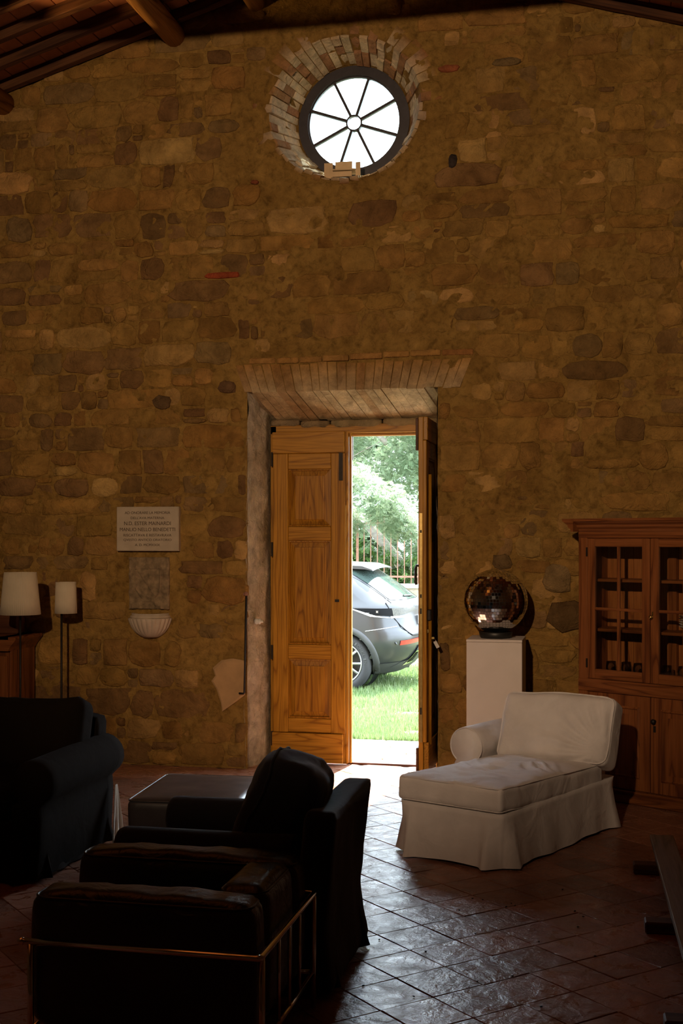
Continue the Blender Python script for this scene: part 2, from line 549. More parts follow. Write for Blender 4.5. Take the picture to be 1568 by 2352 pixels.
def soft_box(w, d, h, r, n=14, fn=None, nz=None):
    """rounded cushion, centred at the origin; fn(p, unit) -> p displaces the points"""
    hw, hd, hh = w / 2, d / 2, h / 2
    r = min(r, hw, hd, hh)
    nx = n; ny = n; nzz = nz or max(4, n // 3)
    idx, v, f = {}, [], []
    def vid(i, j, k):
        key = (i, j, k)
        if key in idx: return idx[key]
        u = Vector((2 * i / nx - 1, 2 * j / ny - 1, 2 * k / nzz - 1))
        p = Vector((u.x * hw, u.y * hd, u.z * hh))
        q = Vector((max(-hw + r, min(hw - r, p.x)), max(-hd + r, min(hd - r, p.y)), max(-hh + r, min(hh - r, p.z))))
        dlt = p - q
        if dlt.length > 1e-9:
            p = q + dlt.normalized() * r
        if fn: p = fn(p, u)
        idx[key] = len(v); v.append(tuple(p))
        return idx[key]
    for i in range(nx):
        for j in range(ny):
            f.append((vid(i, j, 0), vid(i, j + 1, 0), vid(i + 1, j + 1, 0), vid(i + 1, j, 0)))
            f.append((vid(i, j, nzz), vid(i + 1, j, nzz), vid(i + 1, j + 1, nzz), vid(i, j + 1, nzz)))
    for i in range(nx):
        for k in range(nzz):
            f.append((vid(i, 0, k), vid(i + 1, 0, k), vid(i + 1, 0, k + 1), vid(i, 0, k + 1)))
            f.append((vid(i, ny, k), vid(i, ny, k + 1), vid(i + 1, ny, k + 1), vid(i + 1, ny, k)))
    for j in range(ny):
        for k in range(nzz):
            f.append((vid(0, j, k), vid(0, j, k + 1), vid(0, j + 1, k + 1), vid(0, j + 1, k)))
            f.append((vid(nx, j, k), vid(nx, j + 1, k), vid(nx, j + 1, k + 1), vid(nx, j, k + 1)))
    return v, f

def TR(x, y, z, rx=0, ry=0, rz=0):
    return Matrix.Translation((x, y, z)) @ Euler((rx, ry, rz)).to_matrix().to_4x4()

def ns(x, y, z):
    return noise.noise(Vector((x, y, z)))

def fbm(x, y, z, o=4):
    return noise.fractal(Vector((x, y, z)), 0.9, 2.0, o)

def jit(c, a):
    k = 1 + random.uniform(-a, a)
    return tuple(max(0.0, x * k * (1 + random.uniform(-a * 0.25, a * 0.25))) for x in c)

# camera projection (only to rank which repeats show largest)
def proj(X, Y, Z):
    dx, dy = X - 1.93, Y + 9.03
    l = dx * math.cos(PSI) + dy * math.sin(PSI)
    d = -dx * math.sin(PSI) + dy * math.cos(PSI)
    if d < 0.3: return None
    return 784 + 2850 * l / d, 1235 - 2850 * (Z - 1.75) / d, d

# ================================================================== SETTING
RIDGE_Z, PITCH = 6.05, 0.295
WX = 4.0                 # half width of the hall
WC, WRX, WRZ = (0.0, 4.954), 0.578, 0.532      # round window, inner edge of the reveal
WB = 0.437               # radius of the reveal at the frame
DX0, DX1, DZ = -0.75, 0.70, 2.85               # door recess on the inner face
FY = 0.36                # plane of the door frame and of the round window

def roof_z(x):
    return RIDGE_Z - PITCH * abs(x)

# ---- gable wall with door recess and round window (mortar bed that the stones sit in)
mb = MB()
G = 0.025
nxg, nzg = int(2 * WX / G), int(6.3 / G)
vid = {}
def wall_y(x, z):
    y = 0.007 * fbm(x * 2.1, 3.3, z * 2.1, 4) + 0.0085 * fbm(x * 8, 1.3, z * 8, 4)
    return max(-0.017, min(0.014, y))
def gv(i, j):
    if (i, j) not in vid:
        x, z = -WX + i * G, j * G
        vid[(i, j)] = len(mb.v)
        mb.v.append((x, wall_y(x, z), z))
    return vid[(i, j)]
for i in range(nxg):
    for j in range(nzg):
        xc, zc = -WX + (i + 0.5) * G, (j + 0.5) * G
        if DX0 < xc < DX1 and zc < DZ: continue
        if ((xc - WC[0]) / (WRX + 0.07)) ** 2 + ((zc - WC[1]) / (WRZ + 0.07)) ** 2 < 1: continue
        if zc > roof_z(xc) + 0.20: continue
        mb.f.append((gv(i, j), gv(i + 1, j), gv(i + 1, j + 1), gv(i, j + 1)))
# ring around the round window and its splayed reveal
seg = 96
def ring_r(a, y):
    t = max(0.0, min(1.0, y / 0.34))
    rx = WRX + (WB - WRX) * t
    rz = WRZ + (WB - WRZ) * t
    return rx, rz
rows = []
for (grow, y) in ((0.16, 0.004), (0.10, 0.002), (0.05, 0.0), (0.012, 0.004), (0.012, 0.08), (0.012, 0.16), (0.012, 0.24), (0.010, 0.34), (0.0, 0.36), (0.0, 0.55)):
    row = []
    for k in range(seg):
        a = 2 * PI * k / seg
        rx, rz = ring_r(a, y)
        if y > 0.35: rx = rz = 0.425
        jr = 0.008 * fbm(math.cos(a) * 4, y * 9, math.sin(a) * 4, 3)
        row.append(len(mb.v))
        mb.v.append((WC[0] + (rx + grow + jr) * math.cos(a), y + (0.006 * ns(a * 6, 1, grow * 9) if y < 0.3 else 0), WC[1] + (rz + grow + jr) * math.sin(a)))
    rows.append(row)
for r0, r1 in zip(rows, rows[1:]):
    for k in range(seg):
        k2 = (k + 1) % seg
        mb.f.append((r0[k], r0[k2], r1[k2], r1[k]))
wall_front = mb.build('wall_front', M['mortar'], smooth=True, fix=False)
tag(wall_front, 'tall gable wall of rough ochre rubble stone around door and round window', 'wall', kind='structure')

# door reveal: rough lime-washed cheeks and sloping head
def cheek(x_in, x_out, sgn, name):
    mb = MB()
    ny_, nz_ = 12, 72
    for j in range(nz_ + 1):
        z = DZ * j / nz_
        for i in range(ny_ + 1):
            t = i / ny_
            x = x_in + (x_out - x_in) * t
            amp = 0.020 * (0.45 + 0.55 * (1 - t))
            x += sgn * amp * fbm(t * 3, z * 3.2, 7 * sgn, 5) + sgn * 0.006 * fbm(t * 12, z * 14, 2, 3)
            if sgn > 0: x -= 0.02 * (1 - z / DZ) * (1 - t)
            mb.v.append((x, t * (FY + 0.04) - (0.004 if i == 0 else 0), z))
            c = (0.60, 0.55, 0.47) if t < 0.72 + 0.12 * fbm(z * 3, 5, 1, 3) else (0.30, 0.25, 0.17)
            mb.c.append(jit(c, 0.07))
    for j in range(nz_):
        for i in range(ny_):
            a = j * (ny_ + 1) + i
            mb.f.append((a, a + 1, a + ny_ + 2, a + ny_ + 1))
    return mb.build(name, M['lime'], wall_front, smooth=True)
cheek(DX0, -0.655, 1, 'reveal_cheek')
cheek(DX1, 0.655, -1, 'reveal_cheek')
mb = MB()
for i in range(31):
    for j in range(9):
        x, t = DX0 - 0.01 + (DX1 - DX0 + 0.02) * i / 30, j / 8
        mb.v.append((x, t * 0.40, DZ + 0.012 - 0.19 * t + 0.01 * fbm(x * 4, t * 3, 1, 4)))
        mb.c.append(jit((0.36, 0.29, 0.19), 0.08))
for i in range(30):
    for j in range(8):
        a = i * 9 + j
        mb.f.append((a, a + 1, a + 10, a + 9))
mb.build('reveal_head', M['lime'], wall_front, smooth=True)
# rough stones wedged over the frame
for (x0, x1, z0, z1) in ((-0.66, -0.43, 2.615, 2.672), (-0.42, -0.19, 2.60, 2.660), (-0.18, 0.22, 2.598, 2.662), (0.23, 0.66, 2.60, 2.665)):
    mb = MB()
    mb.add(soft_box(x1 - x0, 0.10, z1 - z0, 0.02, 6, lambda p, u: p + Vector((0, 0.006 * ns(p.x * 30, 2, p.z * 30), 0.004 * ns(p.x * 20, 4, 0)))), TR((x0 + x1) / 2, 0.375, (z0 + z1) / 2), col=jit((0.30, 0.23, 0.13), 0.15))
    mb.build('lintel_stone', M['stone'], wall_front, smooth=True)

# outer face of the wall with its openings, and the roof overhang outside
mb = MB()
for a in ((-WX - 0.4, -0.62, 0.55, 0.55, -0.4, 6.5), (0.62, WX + 0.4, 0.55, 0.55, -0.4, 6.5)):
    mb.add(([(a[0], 0.55, a[4]), (a[1], 0.55, a[4]), (a[1], 0.55, a[5]), (a[0], 0.55, a[5])], [(0, 1, 2, 3)]))
for z0, z1 in ((2.62, 4.334), (5.574, 6.5)):
    mb.add(([(-0.62, 0.55, z0), (0.62, 0.55, z0), (0.62, 0.55, z1), (-0.62, 0.55, z1)], [(0, 1, 2, 3)]))
v, f = [], []
for k in range(64):
    a = 2 * PI * k / 64
    m_ = max(abs(math.cos(a)), abs(math.sin(a)))
    v += [(0.425 * math.cos(a), 0.55, WC[1] + 0.425 * math.sin(a)), (0.62 * math.cos(a) / m_, 0.55, WC[1] + 0.62 * math.sin(a) / m_)]
for k in range(64):
    f.append((2 * k, 2 * k + 1, (2 * k + 3) % 128, (2 * k + 2) % 128))
mb.add((v, f))
for x in (-0.62, 0.62):
    mb.add(([(x, 0.37, -0.1), (x, 0.55, -0.1), (x, 0.55, 2.62), (x, 0.37, 2.62)], [(0, 1, 2, 3)]))
mb.add(([(-0.62, 0.37, 2.62), (0.62, 0.37, 2.62), (0.62, 0.55, 2.62), (-0.62, 0.55, 2.62)], [(0, 1, 2, 3)]))
for x0, x1 in ((-WX, -0.62), (0.62, WX)):      # closes the wall core behind the frame
    mb.add(([(x0, 0.405, 0), (x1, 0.405, 0), (x1, 0.405, 2.62), (x0, 0.405, 2.62)], [(0, 1, 2, 3)]))
mb.build('outer_face', M['outer_wall'], wall_front, fix=False)

# ---- stones of the gable wall
OCH = [(0.34, 0.198, 0.055), (0.31, 0.175, 0.049), (0.31, 0.185, 0.056), (0.36, 0.213, 0.062), (0.28, 0.160, 0.046), (0.32, 0.186, 0.052)]
GREY = [(0.245, 0.146, 0.055), (0.215, 0.124, 0.048), (0.25, 0.158, 0.064)]
PALE = [(0.44, 0.275, 0.095), (0.40, 0.25, 0.085)]
def stone_vf(poly, proud, cx_, cz_):
    n = len(poly)
    v, f = [], []
    lev = ((1.03, 0.024), (1.0, -proud * 0.5), (0.93, -proud))
    for s_, y in lev:
        for (x, z) in poly:
            yy = y + (0.004 * ns(x * 14, 3.1, z * 14) + 0.003 * ns(x * 31, 1.1, z * 31) if y < 0 else 0)
            v.append((cx_ + (x - cx_) * s_, yy, cz_ + (z - cz_) * s_))
    for l in range(2):
        for i in range(n):
            j = (i + 1) % n
            f.append((l * n + i, l * n + j, (l + 1) * n + j, (l + 1) * n + i))
    f.append(tuple(2 * n + i for i in range(n)))
    return v, f
def blocked(x0, x1, z0, z1):
    cx_, cz_ = (x0 + x1) / 2, (z0 + z1) / 2
    if x1 > DX0 - 0.005 and x0 < DX1 + 0.005 and z0 < DZ + 0.01: return True
    if x1 > -0.79 and x0 < 0.89 and z1 > DZ - 0.02 and z0 < 3.135: return True     # brick head of the door
    for px_, pz_ in ((x0, z0), (x1, z0), (x0, z1), (x1, z1), (cx_, z0), (cx_, z1), (x0, cz_), (x1, cz_)):
        if (px_ / (WRX + 0.155)) ** 2 + ((pz_ - WC[1]) / (WRZ + 0.155)) ** 2 < 1: return True
    if cx_ > -1.80 and cx_ < -1.27 and cz_ > 1.64 and cz_ < 2.0: return True
    if x1 > -1.70 and x0 < -1.37 and z1 > 0.99 and z0 < 1.62: return True
    if x1 > -1.03 and x0 < -0.76 and z1 > 0.42 and z0 < 0.83: return True
    if z1 > roof_z(cx_) + 0.1: return True
    return False
stones = []
def put_stone(x0, x1, z0, z1, tone=None, proud=None, shape=None):
    w, h = x1 - x0, z1 - z0
    if w < 0.035 or h < 0.03: return
    n = 12
    poly = []
    cx_, cz_ = (x0 + x1) / 2, (z0 + z1) / 2
    e = shape or random.choice((3.6, 5.0, 7.0, 9.0))
    ph = random.uniform(0, 9)
    sk = random.uniform(-0.10, 0.10)
    for k in range(n):
        a = 2 * PI * (k + 0.5) / n
        ca, sa = math.cos(a), math.sin(a)
        rr = (abs(ca) ** e + abs(sa) ** e) ** (-1 / e)
        rr *= 1 + 0.20 * ns(ca * 1.9 + ph, sa * 1.9, ph) + 0.10 * ns(ca * 4.5 + ph, sa * 4.5, ph)
        poly.append((cx_ + w / 2 * rr * ca + sk * h * sa * 0.5, cz_ + h / 2 * rr * sa + sk * 0.4 * w * ca * 0.5))
    if tone is None:
        q = random.random()
        # the left half keeps darker bare stones, the right half is smeared with paler lime
        fr = 0.36 if cx_ < -0.6 else 0.16
        tone = random.choice(GREY) if q < fr else (random.choice(PALE) if q > 0.88 else random.choice(OCH))
    pr = proud if proud is not None else random.choice((0.001, 0.004, 0.007, 0.010, 0.014)) - (0.003 if cx_ > -0.6 else 0)
    stones.append((poly, pr, cx_, cz_, jit(tone, 0.14), w * h))
z = 0.0
while z < 6.0:
    h = random.uniform(0.12, 0.235)
    x = -WX + random.uniform(0, 0.2)
    while x < WX:
        w = random.uniform(0.14, 0.34) if random.random() < 0.72 else random.uniform(0.30, 0.50)
        dz = 0.05 * ns(x * 0.8, z * 1.1, 4.2)
        x0, x1, z0, z1 = x, x + w, z + dz, z + h + dz
        if z0 < 0.005: z0 = 0.005
        # trim against the door recess so the jamb stones end on its edge
        if z0 < DZ:
            if x0 < DX0 and x1 > DX0 - 0.07: x1 = DX0 - 0.004
            if x0 < DX1 + 0.07 and x1 > DX1: x0 = DX1 + 0.006
        jn = random.uniform(0.002, 0.012)
        q = random.random()
        def tryput(a, b, c, d, **k):
            if not blocked(a, b, c, d): put_stone(a, b, c, d, **k)
        if q < 0.14 and h > 0.16:
            m_ = z0 + (z1 - z0) * random.uniform(0.4, 0.6)
            tryput(x0 + jn, x1 - jn, z0 + jn, m_ - jn * 0.6)
            tryput(x0 + jn, x1 - jn, m_ + jn * 0.6, z1 - jn)
        elif q < 0.24:
            a = x0 + (x1 - x0) * random.uniform(0.55, 0.75)
            tryput(x0 + jn, a - jn, z0 + jn, z1 - jn)
            m_ = z0 + (z1 - z0) * random.uniform(0.35, 0.65)
            tryput(a + jn * 0.5, x1 - jn, z0 + jn, m_ - 0.006)
            tryput(a + jn * 0.5, x1 - jn, m_ + 0.006, z1 - jn)
        else:
            tryput(x0 + jn, x1 - jn, z0 + jn * random.uniform(0.6, 2.0), z1 - jn * random.uniform(0.6, 2.0))
        x += w
    z += h
# a flat red brick bedded left of centre, a few stray red bricks and dark blocks seen in the photograph
for (x0, x1, z0, z1, t, pr) in ((-1.085, -0.80, 3.72, 3.765, (0.34, 0.075, 0.03), 0.024), (-0.72, -0.66, 4.42, 4.45, (0.32, 0.10, 0.05), 0.02),
                                (0.78, 0.84, 4.45, 4.55, (0.05, 0.04, 0.035), 0.022), (1.10, 1.30, 5.16, 5.22, (0.19, 0.13, 0.058), 0.018),
                                (0.71, 0.86, 5.15, 5.20, (0.30, 0.11, 0.05), 0.022), (-0.98, -0.84, 2.85, 2.94, (0.15, 0.088, 0.042), 0.02),
                                (-1.50, -1.36, 2.74, 2.84, (0.17, 0.105, 0.048), 0.02), (1.50, 1.78, 1.08, 1.30, (0.13, 0.075, 0.032), 0.022),
                                (1.10, 1.24, 1.52, 1.63, (0.20, 0.128, 0.055), 0.016), (1.46, 1.66, 1.36, 1.56, (0.23, 0.152, 0.066), 0.016)):
    put_stone(x0, x1, z0, z1, t, pr, 3.5)
ranked = []
for i, s in enumerate(stones):
    p = proj(s[2], 0, s[3])
    vis = p and -20 < p[0] < 1588 and -20 < p[1] < 1790
    ranked.append((-(s[5] if vis else 0), i))
ranked.sort()
single = set(i for _, i in ranked[:300])
rest = MB()
for i, s in enumerate(stones):
    vf = stone_vf(s[0], s[1], s[2], s[3])
    if i in single:
        MB().add(vf, col=s[4]).build('stone', M['stone'], wall_front, smooth=True, fix=False)
    else:
        rest.add(vf, col=s[4])
tag(rest.build('small_stones', M['stone'], wall_front, smooth=True, fix=False), kind='stuff')

# smooth plaster patch low down beside the door
mb = MB()
pp = [(-1.02, 0.76), (-0.95, 0.82), (-0.86, 0.835), (-0.765, 0.82), (-0.765, 0.56), (-0.86, 0.49), (-0.945, 0.43), (-0.955, 0.50), (-0.99, 0.60), (-1.03, 0.66), (-1.0, 0.70)]
v = [(x, 0.012, z) for x, z in pp] + [(x, -0.016, z) for x, z in pp] + [(-0.88 + (x + 0.88) * 0.9, -0.022, 0.65 + (z - 0.65) * 0.9) for x, z in pp]
n = len(pp)
f = [(i, (i + 1) % n, n + (i + 1) % n, n + i) for i in range(n)] + [(n + i, n + (i + 1) % n, 2 * n + (i + 1) % n, 2 * n + i) for i in range(n)] + [tuple(2 * n + i for i in range(n))]
mb.add((v, f)).build('plaster_patch', M['plaster'], wall_front)

# soldier bricks of the door head, with a course of flat bricks on top
x = -0.77
while x < 0.86:
    w = random.uniform(0.056, 0.072)
    zb, zt = DZ + random.uniform(-0.006, 0.006), 3.055 + random.uniform(-0.01, 0.01)
    sl = 0.10 * (x + w / 2)        # the bricks lean outwards a little
    x0, x1 = x + 0.0015, x + w - 0.0015
    mb = MB()
    pr = random.uniform(0.008, 0.012)
    red = random.random()
    c = (0.40, 0.225, 0.070) if red < 0.75 else (0.37, 0.195, 0.060)
    inside = DX0 < x and x1 < DX1
    bz = zb - 0.185 if inside else zb
    yb = 0.37 if inside else 0.03
    v = [(x0, -pr, zb), (x1, -pr, zb), (x1 + sl, -pr, zt), (x0 + sl, -pr, zt), (x0 + (0.10 if inside else 0), yb, bz), (x1 + (0.10 if inside else 0), yb, bz), (x1 + sl, yb, zt), (x0 + sl, yb, zt)]
    f = [(0, 1, 2, 3), (4, 7, 6, 5), (0, 4, 5, 1), (1, 5, 6, 2), (2, 6, 7, 3), (3, 7, 4, 0)]
    mb.add((v, f))
    c2 = (0.62, 0.52, 0.34) if red < 0.85 else (0.52, 0.38, 0.22)
    mb.c = [jit(c, 0.1)] * 8
    mb.c[4] = mb.c[5] = mb.c[0] = mb.c[1] = tuple(0.35 * a + 0.65 * b for a, b in zip(jit(c, 0.1), c2))
    mb.build('brick', M['brick'], wall_front)
    x += w
x = -0.74
while x < 0.80:
    w = random.uniform(0.17, 0.26)
    off = 0.012 * math.sin(x * 3)
    mb = MB().add(box(x + 0.005, x + w - 0.005, -random.uniform(0.008, 0.02), 0.03, 3.072 + off, 3.115 + off, 0.005), col=None)
    mb.c = [jit(random.choice(((0.40, 0.225, 0.07), (0.33, 0.155, 0.05), (0.38, 0.21, 0.065))), 0.12)] * len(mb.v)
    mb.build('brick', M['brick'], wall_front)
    x += w

# radial bricks lining the round window
NB = 50
for k in range(NB):
    a0, a1 = 2 * PI * (k + 0.05) / NB, 2 * PI * (k + 0.95) / NB
    am = (a0 + a1) / 2
    up = math.sin(am)
    y_ = random.uniform(-0.003, 0.011)
    cuts = [y_, random.uniform(0.13, 0.22), 0.335] if random.random() < 0.7 else [y_, 0.09, 0.21, 0.335]
    for q, (y0, y1) in enumerate(zip(cuts, cuts[1:])):
        y1 -= 0.008
        mb = MB()
        ins = random.uniform(-0.016, 0.014)
        out = 0.135 + random.uniform(-0.02, 0.02) if up > -0.35 else 0.04
        v = []
        for y in (y0, y1):
            rx, rz = ring_r(am, y)
            for r_, a in ((ins, a0), (ins, a1), (out, a1), (out, a0)):
                v.append(((rx + r_) * math.cos(a), y + random.uniform(-0.003, 0.003), WC[1] + (rz + r_) * math.sin(a)))
        f = [(0, 1, 2, 3), (4, 7, 6, 5), (0, 4, 5, 1), (1, 5, 6, 2), (2, 6, 7, 3), (3, 7, 4, 0)]
        red = random.random() < (0.34 if up > -0.2 else 0.10)
        face = jit(random.choice(((0.29, 0.135, 0.046), (0.34, 0.195, 0.056), (0.30, 0.165, 0.05))), 0.12)
        inn = jit((0.46, 0.26, 0.14), 0.12) if red else jit((0.80, 0.68, 0.48), 0.08)
        mb.add((v, f))
        mb.c = [tuple(0.6 * s_ + 0.4 * t_ for s_, t_ in zip(inn, face))] * 2 + [face, face, inn, inn, face, face] if q == 0 else [inn] * 8
        mb.build('brick', M['brick'], wall_front)

# ---- other walls (plain old plaster, outside the picture)
def slab(name, lbl, b, m):
    o = MB().add(box(*b)).build(name, m)
    return tag(o, lbl, 'wall', kind='structure')
slab('wall_left', 'plain plastered side wall left of the stone gable', (-WX - 0.3, -WX, -12.8, 0.6, -0.1, 5.2), M['inner_plaster'])
slab('wall_right', 'plain plastered side wall right of the stone gable', (WX, WX + 0.3, -12.8, 0.6, -0.1, 5.2), M['inner_plaster'])
slab('wall_back', 'plain plastered wall behind the viewer', (-WX - 0.3, WX + 0.3, -12.9, -12.6, -0.1, 6.6), M['inner_plaster'])

# ---- floor of square terracotta tiles laid on the diagonal
mb = MB().add(box(-WX - 0.2, WX + 0.2, -12.8, 0.60, -0.12, -0.006))
floor = mb.build('floor', M['grout'])
tag(floor, 'worn terracotta tile floor laid on the diagonal', 'floor', kind='structure')
TP = 0.2435
def tile_vf(seed):
    rr = random.Random(seed)
    h = TP / 2 - 0.0013
    v, f = [], []
    for s_, z in ((h, -0.02), (h, -0.0022), (h - 0.003, 0.0), (h * 0.5, 0.0)):
        for cx_, cy_ in ((-1, -1), (0, -1), (1, -1), (1, 0), (1, 1), (0, 1), (-1, 1), (-1, 0)):
            v.append((cx_ * s_, cy_ * s_, z + (rr.uniform(-0.0010, 0.0006) if z > -0.01 else 0)))
    for l in range(3):
        for i in range(8):
            j = (i + 1) % 8
            f.append((l * 8 + i, l * 8 + j, l * 8 + 8 + j, l * 8 + 8 + i))
    f.append(tuple(24 + i for i in range(8)))
    return v, f
tile_mesh = []
for s_ in range(5):
    me = MB().add(tile_vf(s_)).mesh('floor_tile', False)
    me.materials.append(M['cotto'])
    tile_mesh.append(me)
spots = []
for i in range(-60, 60):
    for j in range(-60, 60):
        x = 1.10 + (i + j + 1) * TP * 0.70711
        y = -3.82 + (i - j) * TP * 0.70711
        if -WX < x < WX and -12.6 < y < 0.0 or (-0.70 < x < 0.66 and 0 <= y < 0.36):
            p = proj(x, y, 0)
            key = 1e9
            if p and -40 < p[0] < 1608 and p[1] < 2420: key = p[2]
            spots.append((key, x, y))
spots.sort()
rest = MB()
for n_, (key, x, y) in enumerate(spots):
    rz = PI / 4 + random.choice((0, 1, 2, 3)) * PI / 2
    rx, ry = random.gauss(0, 0.0035), random.gauss(0, 0.0035)
    if n_ < 300 and key < 1e8:
        o = link('tile', random.choice(tile_mesh), floor)
        o.location = (x, y, random.uniform(-0.0012, 0.0006))
        o.rotation_euler = (rx, ry, rz)
    else:
        rest.add(tile_vf(n_ % 5), TR(x, y, 0, rx, ry, rz))
tag(rest.build('far_tiles', M['cotto'], floor, smooth=False, fix=False), kind='stuff')

# ---- roof: terracotta slabs on rafters on round purlins
mb = MB()
for sg in (-1, 1):
    zr = lambda x: roof_z(x) + 0.125
    q = [(0, zr(0)), (sg * (WX + 0.5), zr(WX + 0.5)), (sg * (WX + 0.5), zr(WX + 0.5) + 0.15), (0, zr(0) + 0.15)]
    mb.add(prism(q if sg > 0 else q[::-1], -12.9, 0.66))
ceiling = mb.build('ceiling', M['rooftile'])
tag(ceiling, 'pitched roof underside with terracotta slabs between dark rafters', 'ceiling', kind='structure')
ang = math.atan(PITCH)
rl = (WX + 0.1) / math.cos(ang)
raf = MB().add(box(0, rl, -0.035, 0.035, 0.0, 0.085, 0.006)).mesh('rafter')
raf.materials.append(M['rafter'])
ry = -0.06
k = 0
while ry > -12.4:
    for sg in (-1, 1):
        o = link('rafter', raf, ceiling)
        o.location = (0, ry, RIDGE_Z + 0.005)
        o.rotation_euler = (0, ang, 0) if sg > 0 else (0, ang, PI)
    ry -= 0.345
    k += 1
# individual slabs where the picture shows them
sl_me = []
for s_ in range(3):
    me = MB().add(box(-0.0735, 0.0735, -0.150, 0.150, 0.0, 0.03, 0.004)).mesh('roof_slab')
    me.materials.append(M['rooftile'])
    sl_me.append(me)
for b in range(5):
    yb = -0.06 - 0.345 * (b + 0.5)
    for sg in (-1, 1):
        d = 1.0 + 0.02 * b
        while d < 3.3:
            x = sg * d * math.cos(ang)
            o = link('roof_slab', random.choice(sl_me), ceiling)
            o.location = (x, yb, roof_z(x) + 0.092 + random.uniform(-0.003, 0.003))
            o.rotation_euler = (random.gauss(0, 0.01), ang if sg > 0 else -ang, 0)
            d += 0.152
# round purlins running into the gable wall
for (x, r_) in ((-1.33, 0.088), (-0.68, 0.075), (0.62, 0.075), (-2.75, 0.088), (2.9, 0.088)):
    zc = roof_z(x) - r_ * 0.72
    pts, rs = [], []
    for t in range(15):
        y = 0.12 - t * 0.9
        pts.append((x + 0.02 * ns(y, x, 1), y, zc + 0.012 * ns(y, x, 5)))
        rs.append(r_ * (1 + 0.06 * ns(y * 2, x, 9)))
    MB().add(tube(pts, rs, 14)).build('purlin', M['beam'], ceiling, smooth=True)
# collar beam of the first truss, just above the picture
MB().add(box(-2.25, 2.25, -2.62, -2.44, 5.245, 5.50, 0.012)).build('collar_beam', M['rafter'], ceiling)

# ---- round window: iron ring with eight spokes
win = thing('window_1', 'round iron window with eight spokes set deep in the gable', 'window', (WC[0], FY, WC[1]), kind='structure')
def ring_xz(r0, r1, y0, y1, seg=64):
    v, f = [], []
    for k in range(seg):
        a = 2 * PI * k / seg
        for r_, y in ((r0, y0), (r1, y0), (r1, y1), (r0, y1)):
            v.append((r_ * math.cos(a), y, r_ * math.sin(a)))
    for k in range(seg):
        k2 = (k + 1) % seg
        for i in range(4):
            j = (i + 1) % 4
            f.append((k * 4 + i, k2 * 4 + i, k2 * 4 + j, k * 4 + j))
    return v, f
MB().add(ring_xz(0.362, 0.436, -0.02, 0.045)).add(ring_xz(0.352, 0.372, 0.0, 0.03)).build('frame', M['window_iron'], win, smooth=False)
MB().add(ring_xz(0.052, 0.064, -0.006, 0.03, 32)).build('hub', M['window_iron'], win)
for k in range(8):
    a = R(26 + 45 * k)
    T = Matrix.Rotation(-a, 4, 'Y')
    MB().add(box(0.058, 0.372, -0.004, 0.026, -0.0105, 0.0105), T).build('spoke', M['window_iron'], win)
    v, f = [], []
    b0, b1 = a + R(1.2), a + R(43.8)
    for i in range(9):
        b = b0 + (b1 - b0) * i / 8
        for r_ in (0.064, 0.366):
            for y in (0.010, 0.013):
                v.append((r_ * math.cos(b), y, r_ * math.sin(b)))
    for i in range(8):
        o_ = i * 4
        f += [(o_, o_ + 4, o_ + 6, o_ + 2), (o_ + 1, o_ + 3, o_ + 7, o_ + 5)]
    MB().add((v, f)).build('pane', M['glass'], win)
v = [(0.055 * math.cos(2 * PI * k / 24), 0.011, 0.055 * math.sin(2 * PI * k / 24)) for k in range(24)]
MB().add((v, [tuple(range(24))])).build('pane', M['glass'], win)
# little plywood box wedged on the sill of the round window
bx = thing('plywood_box', 'small sunlit plywood box on the sill of the round window', 'box', (-0.055, 0.12, 4.475), 0.06)
MB().add(box(-0.125, -0.060, 0.0, 0.012, -0.02, 0.105)).build('side_panel', M['carton'], bx)
MB().add(box(0.115, 0.150, 0.0, 0.012, -0.02, 0.105)).build('side_panel', M['carton'], bx)
MB().add(box(-0.050, 0.080, 0.06, 0.072, 0.055, 0.130)).build('back_panel', M['carton'], bx)
MB().add(box(-0.058, 0.112, -0.03, 0.10, 0.040, 0.050)).build('lid', M['carton'], bx)
MB().add(box(-0.055, 0.09, -0.035, -0.022, -0.01, 0.028)).build('front_panel', M['carton'], bx)

# ---- double door: left leaf shut, right leaf swung in
door = thing('door_1', 'chestnut double door, left leaf shut and right leaf open inwards', 'door', (0, FY, 0), kind='structure')
mb = MB()
mb.add(box(-0.660, -0.612, -0.03, 0.06, 0.0, 2.62, 0.004))
mb.add(box(0.640, 0.660, -0.03, 0.06, 0.0, 2.62, 0.004))
mb.build('jamb', M['door_v'], door)
MB().add(box(-0.660, 0.660, -0.03, 0.05, 2.555, 2.625, 0.004)).add(box(-0.612, 0.640, 0.0, 0.06, 2.535, 2.556, 0.003)).build('head', M['door_h'], door)
MB().add(box(-0.62, 0.62, 0.0, 0.10, -0.005, 0.014, 0.003)).build('threshold', M['dark_wood'], door)

